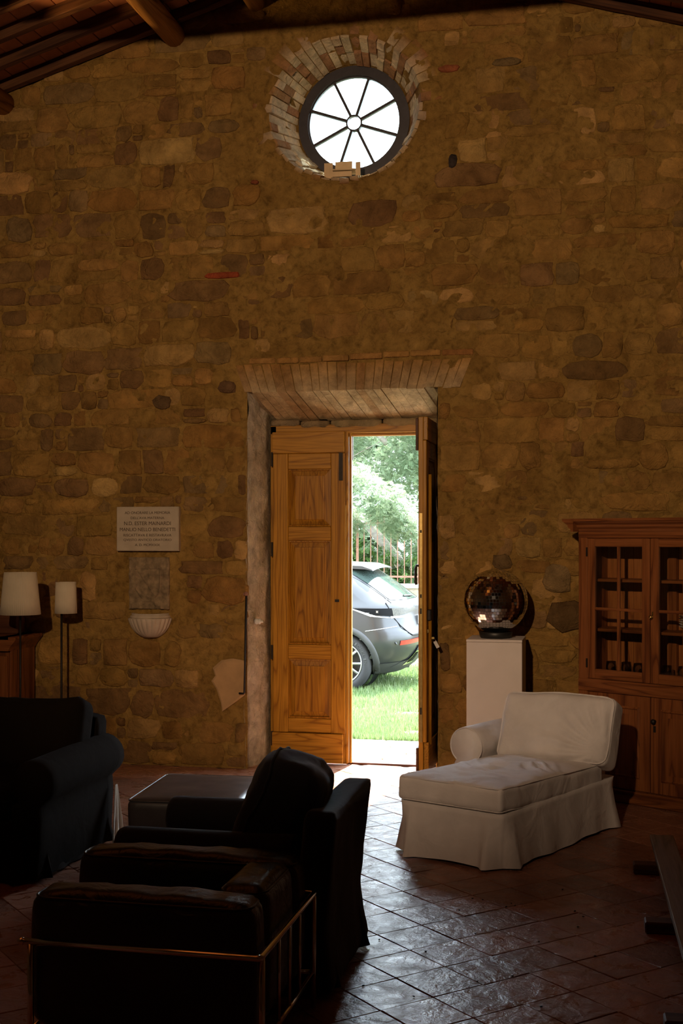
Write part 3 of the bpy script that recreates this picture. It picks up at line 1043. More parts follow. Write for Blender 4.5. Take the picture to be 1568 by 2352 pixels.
def leaf(parent, sgn):
    """door leaf; hinge edge at x=0, free edge at x=0.575*sgn, inner face towards -y"""
    W_ = 0.575
    def B(x0, x1, y0, y1, z0, z1, bev=0.004):
        a, b = (x0, x1) if sgn > 0 else (-x1, -x0)
        return box(a, b, y0, y1, z0, z1, bev)
    lf = MB().add(B(0.0, W_, 0.012, 0.046, 0.012, 2.570, 0.003)).build('leaf', M['door_v'], parent)
    MB().add(B(0.0, 0.122, -0.012, 0.014, 0.24, 2.402)).build('stile', M['door_v'], lf)
    MB().add(B(0.462, W_, -0.012, 0.014, 0.24, 2.402)).build('stile', M['door_v'], lf)
    for z0, z1 in ((2.282, 2.402), (1.728, 1.836), (0.810, 0.922), (0.244, 0.352)):
        MB().add(B(0.1225, 0.4615, -0.011, 0.014, z0, z1)).build('rail', M['door_h'], lf)
    MB().add(B(-0.004, W_ - 0.006, -0.020, 0.012, 2.404, 2.570)).build('top_board', M['door_h'], lf)
    MB().add(B(-0.006, W_ - 0.016, -0.026, 0.012, 0.014, 0.238)).build('kick_board', M['door_h'], lf)
    for z0, z1 in ((1.838, 2.280), (0.924, 1.726), (0.354, 0.808)):
        # moulded border, sunk bevel and raised field
        x0, x1 = 0.1235, 0.4605
        v, f = [], []
        for ins, y in ((0.0, -0.006), (0.010, -0.008), (0.014, 0.006), (0.050, -0.003), (0.052, -0.009), (0.057, -0.0095)):
            a, b = (x0 + ins, x1 - ins) if sgn > 0 else (-x1 + ins, -x0 - ins)
            v += [(a, y, z0 + ins), (b, y, z0 + ins), (b, y, z1 - ins), (a, y, z1 - ins)]
        for l in range(5):
            for i in range(4):
                j = (i + 1) % 4
                f.append((l * 4 + i, l * 4 + j, l * 4 + 4 + j, l * 4 + 4 + i))
        f.append((20, 21, 22, 23))
        MB().add((v, f)).build('panel', M['door_panel'], lf)
    return lf
lh = leaf(door, 1)
lh.location = (-0.632, -0.05, 0)
for z in (2.36, 1.66, 0.86, 0.19):
    MB().add(lathe([(0.0, -0.055), (0.009, -0.055), (0.009, 0.055), (0.0, 0.055)], 10), TR(-0.006, -0.016, z)).build('hinge', M['iron'], lh, smooth=False)
MB().add(box(0.527, 0.557, -0.022, -0.011, 2.19, 2.404)).build('bolt_cover', M['iron'], lh)
MB().add(box(0.495, 0.528, -0.018, -0.011, 1.255, 1.275)).build('latch', M['iron'], lh)
MB().add(box(0.577, 0.596, 0.0, 0.055, 0.012, 2.57, 0.003)).add(box(0.600, 0.618, 0.02, 0.06, 0.012, 2.56, 0.003)).build('astragal', M['door_v'], lh)
MB().add(box(0.606, 0.622, 0.055, 0.07, 2.35, 2.54)).build('weather_bar', M['dark_wood'], lh)
MB().add(box(0.5765, 0.580, -0.002, 0.006, 0.16, 2.0)).build('strike_strip', M['brass'], lh)
rh = leaf(door, -1)
rh.location = (0.638, -0.02, 0.045)
rh.rotation_euler = (0, 0, R(90))
# the free edge of the open leaf faces the viewer (local x = -0.575)
MB().add(box(-0.578, -0.574, 0.018, 0.038, 0.24, 1.88, 0.0)).build('lock_plate', M['brass'], rh)
for z0, z1 in ((1.74, 1.76), (1.275, 1.30), (1.16, 1.20), (0.44, 0.49)):
    MB().add(box(-0.580, -0.577, 0.022, 0.034, z0, z1)).build('latch_slot', M['iron'], rh)
MB().add(box(-0.58, -0.10, 0.046, 0.066, 2.33, 2.56, 0.003)).build('drip_board', M['dark_wood'], rh)
MB().add(box(-0.58, -0.10, 0.046, 0.064, 0.015, 0.20, 0.003)).build('drip_board', M['dark_wood'], rh)
MB().add(tube([(-0.50, 0.046, 1.50), (-0.50, 0.070, 1.505), (-0.50, 0.078, 1.48), (-0.50, 0.078, 1.39), (-0.50, 0.072, 1.365)], 0.010, 8)).build('pull_handle', M['iron'], rh, smooth=True)
MB().add(box(-0.52, -0.48, 0.045, 0.053, 1.02, 1.06)).build('keyhole_plate', M['iron'], rh)
MB().add(tube([(-0.52, -0.030, 0.22), (-0.52, -0.030, 1.11)], 0.012, 10)).build('bolt_rod', M['door_v'], rh, smooth=True)
MB().add(tube([(-0.52, -0.030, 1.19), (-0.52, -0.030, 2.16)], 0.012, 10)).build('bolt_rod', M['door_v'], rh, smooth=True)
MB().add(box(-0.545, -0.495, -0.042, -0.010, 1.11, 1.19, 0.006)).build('bolt_case', M['iron'], rh)
MB().add(box(-0.54, -0.50, -0.024, -0.012, 1.02, 1.05, 0.003)).build('lock_case', M['brass'], rh)
keys = thing('key_bunch', 'key with small metal tag hanging from the open door leaf', 'key', (0.668, -0.175, 1.03))
MB().add(box(-0.004, 0.03, -0.003, 0.003, -0.008, 0.006)).build('key', M['brass'], keys)
MB().add(lathe([(0.010, -0.0015), (0.013, 0.0), (0.010, 0.0015)], 14), TR(0.028, 0, -0.016, R(90))).build('key_ring', M['chrome'], keys)
MB().add(box(-0.012, 0.012, -0.002, 0.002, -0.05, 0.0), TR(0.034, 0, -0.026, 0, R(-28))).build('tag_plate', M['porcelain'], keys)

# iron bar with hook hanging at the left edge of the recess
bar = thing('iron_door_bar', 'thin black iron bar hanging beside the left edge of the door', 'bar', (-0.752, -0.045, 0.0))
MB().add(tube([(0.006, 0, 1.320), (-0.008, -0.002, 0.60), (-0.009, -0.002, 0.582), (-0.016, -0.003, 0.576), (-0.050, -0.004, 0.577)], 0.0075, 8)).build('rod', M['iron'], bar, smooth=True)
MB().add(lathe([(0.0, -0.018), (0.016, -0.010), (0.018, 0.004), (0.010, 0.016), (0.0, 0.018)], 12), TR(0.004, 0, 1.326)).add(box(-0.018, 0.0, -0.004, 0.06, 1.318, 1.332)).build('wall_eye', M['rust'], bar, smooth=False)
ins = thing('ceramic_insulator', 'small white ceramic insulator fixed on the left door cheek', 'insulator', (-0.708, 0.13, 1.108))
MB().add(lathe([(0.0, -0.02), (0.020, -0.02), (0.024, 0.0), (0.017, 0.006), (0.022, 0.012), (0.020, 0.026), (0.010, 0.03), (0.010, 0.045), (0.0, 0.045)], 16), TR(0, 0, 0, 0, R(90))).build('body', M['porcelain'], ins, smooth=True)

# ---- memorial plaque
pl = thing('memorial_plaque', 'pale marble plaque with engraved capitals above the carved stone', 'plaque', (-1.533, -0.035, 1.818))
MB().add(box(-0.252, 0.252, -0.012, 0.05, -0.170, 0.170, 0.004)).build('slab', M['marble'], pl)
LINES = [("AD ONORARE LA MEMORIA", .73, .137, 45), ("DELL'AVA MATERNA", .54, .253, 42), ("N.D. ESTER MAINARDI", .75, .377, 64), ("MANLIO NELLO BENEDETTI", .89, .514, 60), ("RISCATTAVA E RESTAVRAVA", .77, .644, 45), ("QVESTO ANTICO ORATORIO", .77, .753, 46), ("A. D. MCMXXIX", .40, .863, 42)]
def text_mesh(txt, w, h, name, mat, parent, loc, rot=None, depth=0.0006):
    cu = bpy.data.curves.new(name, 'FONT')
    cu.body = txt
    cu.align_x = 'CENTER'; cu.align_y = 'CENTER'
    cu.size = 1.0
    cu.extrude = 0.02
    to = bpy.data.objects.new(name, cu)
    COL.objects.link(to)
    bpy.context.view_layer.update()
    me = bpy.data.meshes.new_from_object(to)
    bpy.data.objects.remove(to, do_unlink=True)
    xs = [v.co.x for v in me.vertices]; ys = [v.co.y for v in me.vertices]
    x0, x1, y0, y1 = min(xs), max(xs), min(ys), max(ys)
    for v in me.vertices:
        x = (v.co.x - (x0 + x1) / 2) / (x1 - x0) * w
        zz = (v.co.y - (y0 + y1) / 2) / (y1 - y0) * h
        yy = -depth if v.co.z > 0 else depth
        v.co = (x, yy, zz)
    me.materials.clear()
    me.materials.append(mat)
    o = link(name, me, parent)
    o.location = loc
    if rot: o.rotation_euler = rot
    return o
for t, w, fy, hh in LINES:
    text_mesh(t, 0.504 * w, 0.34 * hh / 730.0 * 0.95, 'lettering', M['letter'], pl, (0, -0.0125, 0.170 - 0.340 * fy))

# carved coat of arms below the plaque
cv = thing('carved_stone', 'weathered carved coat of arms on a stone panel below the plaque', 'carving', (-1.532, -0.012, 1.40))
mb = MB()
nx_, nz_ = 52, 66
for j in range(nz_ + 1):
    for i in range(nx_ + 1):
        u, w = 2 * i / nx_ - 1, 2 * j / nz_ - 1
        x, z_ = u * 0.163, w * 0.20
        y = -0.012 * (1 if abs(u) < 0.97 and abs(w) < 0.97 else 0)
        # shield outline, bend across it and the leafy surround
        sh = 0.62 if w > -0.1 else 0.62 * max(0.0, 1 - ((-0.1 - w) / 0.62) ** 2)
        d = abs(abs(u) - sh)
        if -0.72 < w < 0.62 and d < 0.07: y -= 0.020 * (1 - d / 0.07)
        if abs(w - 0.62) < 0.05 and abs(u) < 0.62: y -= 0.018
        if abs(u) < sh and -0.6 < w < 0.6:
            y -= 0.006
            if abs(u * 0.8 + w * 0.7) < 0.09: y -= 0.012
            y -= 0.010 * max(0, 1 - math.hypot(u - 0.12, w - 0.25) / 0.16)
        if abs(u) > sh + 0.08:
            y -= 0.012 * max(0, math.sin(9 * w + 5 * abs(u)))
        if w > 0.66 and abs(u) < 0.5: y -= 0.014 * max(0, math.cos(u * 9))
        if w < -0.78: y -= 0.006 * max(0, math.sin(u * 22))
        y += 0.009 * fbm(u * 4, w * 4, 2, 4)
        mb.v.append((x, y, z_))
for j in range(nz_):
    for i in range(nx_):
        a = j * (nx_ + 1) + i
        mb.f.append((a, a + 1, a + nx_ + 2, a + nx_ + 1))
mb.build('relief', M['carved'], cv, smooth=True, fix=False)
MB().add(box(-0.163, 0.163, 0.0, 0.03, -0.20, 0.20)).build('panel', M['carved'], cv)

# fluted holy water font
ft = thing('holy_water_font', 'half round fluted marble font fixed to the stone wall', 'font', (-1.522, 0.0, 0.985))
def flute(r, z, a):
    if 0.012 < z < 0.146 and r > 0.03:
        return r * (1 + 0.045 * abs(math.sin(a * 13)) - 0.03)
    return r
prof = [(0.0, 0.0), (0.060, 0.0), (0.085, 0.012), (0.120, 0.040), (0.147, 0.075), (0.165, 0.115), (0.172, 0.140), (0.172, 0.147)]
MB().add(lathe(prof, 156, PI, 2 * PI, flute)).build('bowl', M['font_marble'], ft, smooth=True)
MB().add(lathe([(0.135, 0.150), (0.158, 0.150), (0.160, 0.165), (0.148, 0.170), (0.148, 0.186), (0.130, 0.186), (0.125, 0.165), (0.05, 0.06), (0.0, 0.05)], 64, PI, 2 * PI)).add(lathe([(0.0, 0.147), (0.172, 0.147), (0.160, 0.152), (0.1, 0.152)], 64, PI, 2 * PI)).build('rim', M['font_marble'], ft, smooth=True)

# ---- floor lamps
def lamp(name, label, loc, r0, r1, zb, zt, off):
    t = thing(name, label, 'lamp', loc, 0, 'pleated floor lamps by the left wall')
    MB().add(lathe([(0.0, 0.0), (0.115, 0.0), (0.117, 0.008), (0.10, 0.016), (0.012, 0.022), (0.0, 0.022)], 28)).build('base', M['iron'], t, smooth=True)
    MB().add(tube([(0, 0, 0.015), (0, 0, zb + 0.02)], 0.0085, 10)).build('pole', M['iron'], t, smooth=True)
    def pleat(r, z, a):
        return r * (1 + 0.012 * math.cos(a * 64))
    rm = lambda k: r0 + (r1 - r0) * k
    sh = MB().add(lathe([(rm(0) - 0.004, zb), (rm(0), zb), (rm(0.33), zb + (zt - zb) * 0.33), (rm(0.66), zb + (zt - zb) * 0.66), (rm(1), zt), (rm(1) - 0.004, zt), (rm(0.5) - 0.004, (zb + zt) / 2), (rm(0) - 0.004, zb)], 192, rfun=pleat), TR(off, 0, 0)).build('shade', M['shade'], t, smooth=True)
    mb = MB()
    for k in range(3):
        a = k * 2 * PI / 3 + 0.4
        mb.add(tube([(0, 0, zb + 0.02), (off + math.cos(a) * rm(0.1) * 0.97, math.sin(a) * rm(0.1) * 0.97, zb + 0.025)], 0.003, 6))
    mb.build('shade_carrier', M['iron'], t)
    MB().add(lathe([(0.0, 0.0), (0.016, 0.0), (0.016, 0.05), (0.026, 0.075), (0.030, 0.10), (0.018, 0.125), (0.0, 0.13)], 16), TR(0, 0, zb + 0.02)).build('bulb', M['porcelain'], t, smooth=True)
    return t
lamp('floor_lamp', 'smaller floor lamp with straight pleated cream shade', (-2.142, -0.26, 0), 0.083, 0.076, 1.176, 1.413, 0.036)
lamp('floor_lamp', 'larger floor lamp with flared pleated cream shade at the left edge', (-2.36, -0.50, 0), 0.148, 0.118, 1.178, 1.492, 0.0)

# ---- wooden sideboard at the left edge of the picture
sb = thing('wooden_dresser', 'dark wooden dresser with moulded cornice behind the larger lamp', 'dresser', (-3.05, -0.235, 0))
MB().add(box(-0.58, 0.58, -0.20, 0.20, 0.0, 0.93, 0.006)).build('body', M['pine_v'], sb)
MB().add(prism_x([(-0.20, 0.90), (-0.215, 0.93), (-0.235, 0.965), (-0.245, 0.985), (-0.245, 1.005), (0.21, 1.005), (0.21, 0.90)], -0.58, 0.58)).add(prism([(0.58, 0.90), (0.595, 0.93), (0.625, 0.965), (0.64, 0.985), (0.64, 1.005), (0.5, 1.005), (0.5, 0.90)], -0.245, 0.21)).build('cornice', M['pine_h'], sb)
for sx in (-0.29, 0.29):
    d = MB().add(box(sx - 0.27, sx + 0.27, -0.222, -0.198, 0.08, 0.86, 0.006)).build('door', M['pine_v'], sb)
    MB().add(lathe([(0, 0), (0.012, 0), (0.018, 0.02), (0, 0.03)], 12), TR(sx * 0.2, -0.222, 0.50, R(90))).build('knob', M['iron'], d, smooth=True)
MB().add(box(-0.5, 0.52, 0.02, 0.16, 1.005, 1.22, 0.01)).build('upper_shelf', M['dark_wood'], sb)

# ---- glazed pine cabinet standing askew at the right
TH = R(-32)
cab = thing('glazed_cabinet', 'tall pine cabinet with glazed upper doors at the right edge', 'cabinet', (1.727, -0.43, 0), TH)
CW, CD = 1.10, 0.33
mb = MB()
mb.add(box(0, 0.030, 0.0, CD, 0.06, 1.80)).add(box(CW - 0.03, CW, 0.0, CD, 0.06, 1.80)).add(box(0, CW, CD - 0.018, CD, 0.06, 1.80)).add(box(0, CW, 0.0, CD, 0.05, 0.09)).add(box(0, CW, 0.0, CD, 0.79, 0.825)).add(box(0.0, CW, 0.0, CD, 1.765, 1.80))
mb.add(box(0.0, 0.070, -0.012, 0.02, 0.08, 1.80, 0.005)).add(box(CW - 0.07, CW, -0.012, 0.02, 0.08, 1.80, 0.005))
mb.build('body', M['pine_v'], cab)
MB().add(box(0.0, CW, -0.016, 0.02, 1.748, 1.795, 0.005)).build('rail', M['pine_h'], cab)
MB().add(box(0.0, CW, -0.016, 0.02, 0.715, 0.800, 0.004)).build('rail', M['pine_h'], cab)
crn = [(0.02, 1.790), (-0.020, 1.790), (-0.026, 1.808), (-0.045, 1.822), (-0.050, 1.836), (-0.075, 1.850), (-0.082, 1.858), (-0.092, 1.860), (-0.092, 1.878), (CD, 1.878), (CD, 1.79)]
MB().add(prism_x(crn, -0.0, CW)).add(prism([(0.01, 1.79), (-0.006, 1.79), (-0.012, 1.808), (-0.031, 1.822), (-0.036, 1.836), (-0.061, 1.850), (-0.068, 1.858), (-0.078, 1.860), (-0.078, 1.878), (0.01, 1.878)], -0.092, CD)).add(prism([(CW - 0.01, 1.79), (CW + 0.006, 1.79), (CW + 0.031, 1.822), (CW + 0.061, 1.850), (CW + 0.078, 1.860), (CW + 0.078, 1.878), (CW - 0.01, 1.878)], -0.092, CD)).build('cornice', M['pine_h'], cab)
MB().add(box(-0.02, CW + 0.02, -0.03, 0.02, 0.0, 0.085, 0.008)).build('plinth', M['pine_h'], cab)
for z in (1.452, 1.115):
    MB().add(box(0.03, CW - 0.03, 0.06, CD - 0.02, z, z + 0.02, 0.003)).build('shelf', M['pine_h'], cab)
for k in range(5):
    MB().add(box(0.032 + k * 0.2075, 0.032 + k * 0.2075 + 0.2045, CD - 0.026, CD - 0.0185, 0.83, 1.765)).build('back_board', M['pine_back'], cab)
MB().add(box(0.52, 0.58, 0.27, CD - 0.027, 0.83, 1.765)).build('back_post', M['pine_v'], cab)
for q, x0 in enumerate((0.073, 0.5525)):
    x1 = x0 + 0.4745
    d = MB().add(box(x0, x0 + 0.058, -0.016, 0.008, 0.803, 1.745, 0.003)).add(box(x1 - 0.058, x1, -0.016, 0.008, 0.803, 1.745, 0.003)).build('upper_door', M['pine_v'], cab)
    MB().add(box(x0 + 0.058, x1 - 0.058, -0.015, 0.007, 1.690, 1.745, 0.003)).build('rail', M['pine_h'], d)
    MB().add(box(x0 + 0.058, x1 - 0.058, -0.015, 0.007, 0.803, 0.868, 0.003)).build('rail', M['pine_h'], d)
    xm = (x0 + x1) / 2
    MB().add(box(xm - 0.010, xm + 0.010, -0.012, 0.006, 0.868, 1.690, 0.002)).build('glazing_bar', M['pine_v'], d)
    MB().add(box(x0 + 0.058, x1 - 0.058, -0.0125, 0.006, 1.262, 1.282, 0.002)).build('glazing_bar', M['pine_h'], d)
    for (a, b) in ((x0 + 0.058, xm - 0.01), (xm + 0.01, x1 - 0.058)):
        for (c_, e_) in ((0.868, 1.262), (1.282, 1.690)):
            MB().add(box(a, b, -0.003, 0.0, c_, e_)).build('pane', M['cab_glass'], d)
    if q == 0:
        for z in (1.655, 0.905):
            MB().add(box(x0 - 0.008, x0 + 0.004, -0.020, -0.014, z - 0.03, z + 0.03)).build('hinge', M['iron'], d)
    if q == 1:
        MB().add(lathe([(0, 0), (0.010, 0), (0.008, 0.01), (0.014, 0.018), (0.010, 0.026), (0, 0.028)], 14), TR(x0 + 0.012, -0.016, 1.235, R(90))).build('knob', M['brass'], d, smooth=True)
        MB().add(box(x0 + 0.012, x0 + 0.022, -0.020, -0.015, 1.225, 1.27)).build('escutcheon', M['brass'], d)
    d2 = MB().add(box(x0, x1, -0.014, 0.008, 0.092, 0.712, 0.003)).build('lower_door', M['pine_v'], cab)
    v, f = [], []
    xa, xb, za, zb = x0 + 0.075, x1 - 0.075, 0.17, 0.640
    for ins_, y in ((0.0, -0.0145), (0.012, -0.022), (0.020, -0.0148), (0.05, -0.0148)):
        v += [(xa + ins_, y, za + ins_), (xb - ins_, y, za + ins_), (xb - ins_, y, zb - ins_), (xa + ins_, y, zb - ins_)]
    for l in range(3):
        for i in range(4):
            j = (i + 1) % 4
            f.append((l * 4 + i, l * 4 + j, l * 4 + 4 + j, l * 4 + 4 + i))
    MB().add((v, f)).build('moulding', M['pine_v'], d2)
    if q == 1:
        MB().add(lathe([(0, 0), (0.012, 0), (0.009, 0.012), (0.018, 0.022), (0.012, 0.032), (0, 0.034)], 14), TR(x0 + 0.03, -0.014, 0.56, R(90))).build('knob', M['iron'], d2, smooth=True)
        MB().add(box(x0 + 0.022, x0 + 0.038, -0.018, -0.013, 0.49, 0.53)).build('escutcheon', M['iron'], d2)
def cab_pt(x, y, z):
    return (1.727 + x * math.cos(TH) - y * math.sin(TH), -0.43 + x * math.sin(TH) + y * math.cos(TH), z)
# stemless glasses on the cabinet floor and a pile of bowls on the shelf
gm = MB().add(lathe([(0.0, 0.003), (0.026, 0.0), (0.033, 0.02), (0.036, 0.05), (0.032, 0.088), (0.030, 0.088), (0.034, 0.05), (0.031, 0.02), (0.0, 0.008)], 20)).mesh('drinking_glass', True)
gm.materials.append(M['wineglass'])
WH = ['leftmost', 'second', 'third', 'fourth', 'fifth', 'sixth', 'rightmost']
for k in range(7):
    o = link('drinking_glass', gm)
    o.location = cab_pt(0.175 + k * 0.105, 0.12 + 0.02 * (k % 2), 0.8255)
    lab = '%s stemless glass on the cabinet floor behind the glazed doors' % WH[k] if k in (0, 6) else '%s stemless glass from the left on the cabinet floor' % WH[k]
    tag(o, lab, 'glass', 'stemless glasses in the cabinet')
bm_ = MB().add(lathe([(0.0, 0.004), (0.035, 0.0), (0.04, 0.006), (0.075, 0.030), (0.088, 0.040), (0.084, 0.042), (0.07, 0.032), (0.0, 0.010)], 28)).mesh('china_bowl', True)
bm_.materials.append(M['porcelain'])
for k in range(5):
    o = link('china_bowl', bm_)
    o.location = cab_pt(0.74, 0.19, 1.1352 + k * 0.0165)
    tag(o, ['lowest white bowl in the pile on the cabinet shelf', 'second white bowl from below in the cabinet pile', 'middle white bowl in the cabinet pile', 'second white bowl from the top of the cabinet pile', 'topmost white bowl in the pile on the cabinet shelf'][k], 'bowl', 'white bowls piled in the cabinet')

# ---- white plinth with mirror ball
pd = thing('white_plinth', 'white square display plinth carrying the mirror ball', 'plinth', (1.155, -0.305, 0))
MB().add(box(-0.190, 0.190, -0.190, 0.190, 0.0, 1.032, 0.003)).build('body', M['white_paint'], pd)
MB().add(box(-0.191, 0.191, -0.191, 0.191, 1.0335, 1.050, 0.002)).build('top', M['white_paint'], pd)
ball = thing('mirror_ball', 'large mirror ball on a black ring on the white plinth', 'mirror ball', (1.150, -0.31, 1.05))
MB().add(lathe([(0.0, 0.0), (0.105, 0.0), (0.112, 0.012), (0.118, 0.040), (0.110, 0.044), (0.09, 0.035), (0.0, 0.03)], 36)).build('ring_base', M['black_plastic'], ball, smooth=True)
BR = 0.222
MB().add(lathe([(0.001 + BR * 0.985 * math.sin(PI * k / 32), -BR * 0.985 * math.cos(PI * k / 32)) for k in range(33)], 48), TR(0, 0, 0.258)).build('core', M['black_plastic'], ball, smooth=True)
mb = MB()
rows_ = 32
for i in range(rows_):
    t0, t1 = PI * (i + 0.04) / rows_, PI * (i + 0.96) / rows_
    tm = (t0 + t1) / 2
    nseg = max(4, int(round(2 * rows_ * math.sin(tm))))
    for k in range(nseg):
        a0, a1 = 2 * PI * (k + 0.04) / nseg, 2 * PI * (k + 0.96) / nseg
        nrm = Vector((math.sin(tm) * math.cos((a0 + a1) / 2), math.sin(tm) * math.sin((a0 + a1) / 2), math.cos(tm)))
        e1 = Vector((-nrm.y, nrm.x, 0)).normalized()
        e2 = nrm.cross(e1)
        n2 = (nrm + e1 * random.gauss(0, 0.012) + e2 * random.gauss(0, 0.012)).normalized()
        f1 = (e1 - n2 * e1.dot(n2)).normalized(); f2 = n2.cross(f1)
        w_ = BR * math.sin(tm) * (a1 - a0) / 2; h_ = BR * (t1 - t0) / 2
        c = nrm * BR
        o_ = len(mb.v)
        for sx, sy in ((-1, -1), (1, -1), (1, 1), (-1, 1)):
            mb.v.append(tuple(c + f1 * w_ * sx + f2 * h_ * sy + Vector((0, 0, 0.258))))
        mb.f.append((o_, o_ + 1, o_ + 2, o_ + 3))
tag(mb.build('mirror_facets', M['mirror'], ball, fix=False), kind='stuff')

# ================================================================== UPHOLSTERY
def rr_outline(w, d, r, n=20):
    """rounded rectangle, counter-clockwise, list of (x, y, nx, ny, corner distance)"""
    pts = []
    hw, hd = w / 2, d / 2
    cs = [(hw - r, -hd + r, -PI / 2), (hw - r, hd - r, 0), (-hw + r, hd - r, PI / 2), (-hw + r, -hd + r, PI)]
    for q in range(4):
        cx_, cy_, a0 = cs[q]
        for k in range(5):
            a = a0 + PI / 2 * k / 4
            pts.append((cx_ + r * math.cos(a), cy_ + r * math.sin(a), math.cos(a), math.sin(a)))
        nx_, ny_, b0 = cs[(q + 1) % 4]
        a = a0 + PI / 2
        sx, sy = cx_ + r * math.cos(a), cy_ + r * math.sin(a)
        ex, ey = nx_ + r * math.cos(b0), ny_ + r * math.sin(b0)
        for k in range(1, n):
            t = k / n
            pts.append((sx + (ex - sx) * t, sy + (ey - sy) * t, math.cos(a), math.sin(a)))
    return pts

def skirt_vf(w, d, z0, z1, flare=0.035, seed=0, n=26):
    o = rr_outline(w, d, 0.035, n)
    hw, hd = w / 2, d / 2
    v, f = [], []
    lev = [1.0, 0.9, 0.72, 0.5, 0.28, 0.1, 0.0]
    for t in lev:
        low = 1 - t
        for (x, y, nx_, ny_) in o:
            dc = math.hypot(hw - abs(x), hd - abs(y))
            fl = flare * low ** 1.2
            # kick pleat: folds spread either side of the corner
            fl += low * 0.046 * math.exp(-((dc - 0.085) / 0.028) ** 2) - low * 0.045 * math.exp(-((dc - 0.02) / 0.030) ** 2)
            fl += low * 0.006 * math.sin(13 * (x * 1.3 + y * 1.7) + seed) + 0.004 * low * ns(x * 9, y * 9, seed)
            fl += 0.004 * ns(x * 6, y * 6, t * 5 + seed)
            v.append((x + nx_ * fl, y + ny_ * fl, z0 + (z1 - z0) * t + low * 0.006 * math.sin(9 * (x - y) + seed)))
    m = len(o)
    for l in range(len(lev) - 1):
        for i in range(m):
            j = (i + 1) % m
            f.append((l * m + i, (l + 1) * m + i, (l + 1) * m + j, l * m + j))
    f.append(tuple(range(m)))
    return v, f

def piping(w, d, z, r=0.0045, rad=0.03, zf=None):
    o = rr_outline(w, d, rad, 18)
    pts = [(x, y, z if zf is None else zf(x, y)) for x, y, a, b in o]
    pts.append(pts[0])
    return tube(pts, r, 6, False)

def cushion_fn(h, bulge=0.03, wr=0.006, seed=0.0, sag=None, fold=0.0, top=True):
    def fn(p, u):
        k = (1 - u.x ** 4) * (1 - u.y ** 4)
        s = u.z
        p.z += s * bulge * k
        if top or s < 0:
            p.z += wr * fbm(p.x * 5 + seed, p.y * 5, seed, 4) * (1 if s > 0 else 0.3)
            p.x += wr * 0.6 * ns(p.y * 6, p.z * 6, seed + 3)
            p.y += wr * 0.6 * ns(p.x * 6, p.z * 6, seed + 7)
        if fold and s > 0:
            # pulled creases
            ph = 68 * (p.x * 0.55 + p.y * 0.84 + 0.12 * ns(p.x * 3, p.y * 3, seed))
            p.z += fold * math.sin(ph) * max(0, 1 - math.hypot(p.x / 0.32, (p.y + 0.02) / 0.46)) ** 0.7 * (0.6 + ns(p.x * 8, p.y * 3, 2))
        if sag: p.z += sag(p)
        return p
    return fn

def arm_vf(length, r, zc, zbot, t, nseg=12, flip=1, out=0.0, rnd=0.03):
    """rolled arm along +y from 0 (front); roll leans to -x*flip"""
    prof = [(t * 0.9, zbot)]
    prof.append((t, zc - r * 1.6)); prof.append((t * 0.95, zc - r * 1.0))
    a0, a1 = R(-38), R(232)
    for k in range(17):
        a = a0 + (a1 - a0) * k / 16
        prof.append((-out + r * math.cos(a), zc + r * math.sin(a)))
    prof += [(-t * 0.95, zc - r * 1.05), (-t * 0.95, zc - r * 1.6), (-t * 0.9, zbot)]
    v, f = [], []
    st = [0.0, 0.012, rnd, 0.08] + [0.08 + (length - 0.08) * k / nseg for k in range(1, nseg + 1)]
    n = len(prof)
    cx_, cz_ = -out * 0.6, zc - r * 0.3
    for y in st:
        s_ = 1.0 if y >= rnd else (0.90 if y < 0.005 else 0.965)
        for (x, z) in prof:
            dx = 0.004 * fbm(x * 9, y * 7, z * 9, 3)
            v.append((flip * (cx_ + (x - cx_) * s_ + dx), y, cz_ + (z - cz_) * s_ if z > zbot + 0.01 else z))
    for l in range(len(st) - 1):
        for i in range(n):
            j = (i + 1) % n
            f.append((l * n + i, l * n + j, (l + 1) * n + j, (l + 1) * n + i))
    f.append(tuple(range(n)))
    f.append(tuple((len(st) - 1) * n + i for i in range(n)))
    return v, f

# ---- white chaise longue (foot end towards the viewer)
ch = thing('chaise_longue', 'white slipcovered chaise longue with one rolled arm beside the plinth', 'chaise', (1.075, -2.40, 0), R(-25))
L_, W_ = 1.42, 0.66
MB().add(skirt_vf(W_, L_ - 0.05, 0.014, 0.298, 0.030, 1.0, 34), TR(0.0, L_ / 2, 0)).build('skirt', M['white_cotton'], ch, smooth=True)
def seat_sag(p):
    yy = p.y + 0.61
    return -0.028 * max(0, (yy - 0.35) / 0.8) ** 1.0 + 0.012 * math.exp(-((yy - 0.05) / 0.12) ** 2)
SW, SD, SH = 0.655, 1.22, 0.128
cu = MB().add(soft_box(SW, SD, SH, 0.022, 80, cushion_fn(SH, 0.026, 0.012, 2.0, seat_sag, 0.020), 8), TR(0.0, 0.012 + SD / 2, 0.360)).build('seat_cushion', M['white_cotton'], ch, smooth=True)
ztop = lambda x, y: 0.360 + SH / 2 + seat_sag(Vector((x, y, 0))) - 0.004
MB().add(piping(SW - 0.012, SD - 0.012, 0, 0.004, 0.03, ztop), TR(0.0, 0.012 + SD / 2, 0.0)).build('piping', M['white_cotton'], cu, smooth=True)
zbot_ = lambda x, y: 0.360 - SH / 2 + seat_sag(Vector((x, y, 0))) + 0.004
MB().add(piping(SW - 0.012, SD - 0.012, 0, 0.004, 0.03, zbot_), TR(0.0, 0.012 + SD / 2, 0.0)).build('piping', M['white_cotton'], cu, smooth=True)
am = MB().add(arm_vf(0.54, 0.116, 0.458, 0.02, 0.095, 14, -1, 0.0), Matrix.Translation((-0.470, 0.96, 0)) @ Matrix.Diagonal((-1, 1, 1, 1))).build('arm', M['white_cotton'], ch, smooth=True)
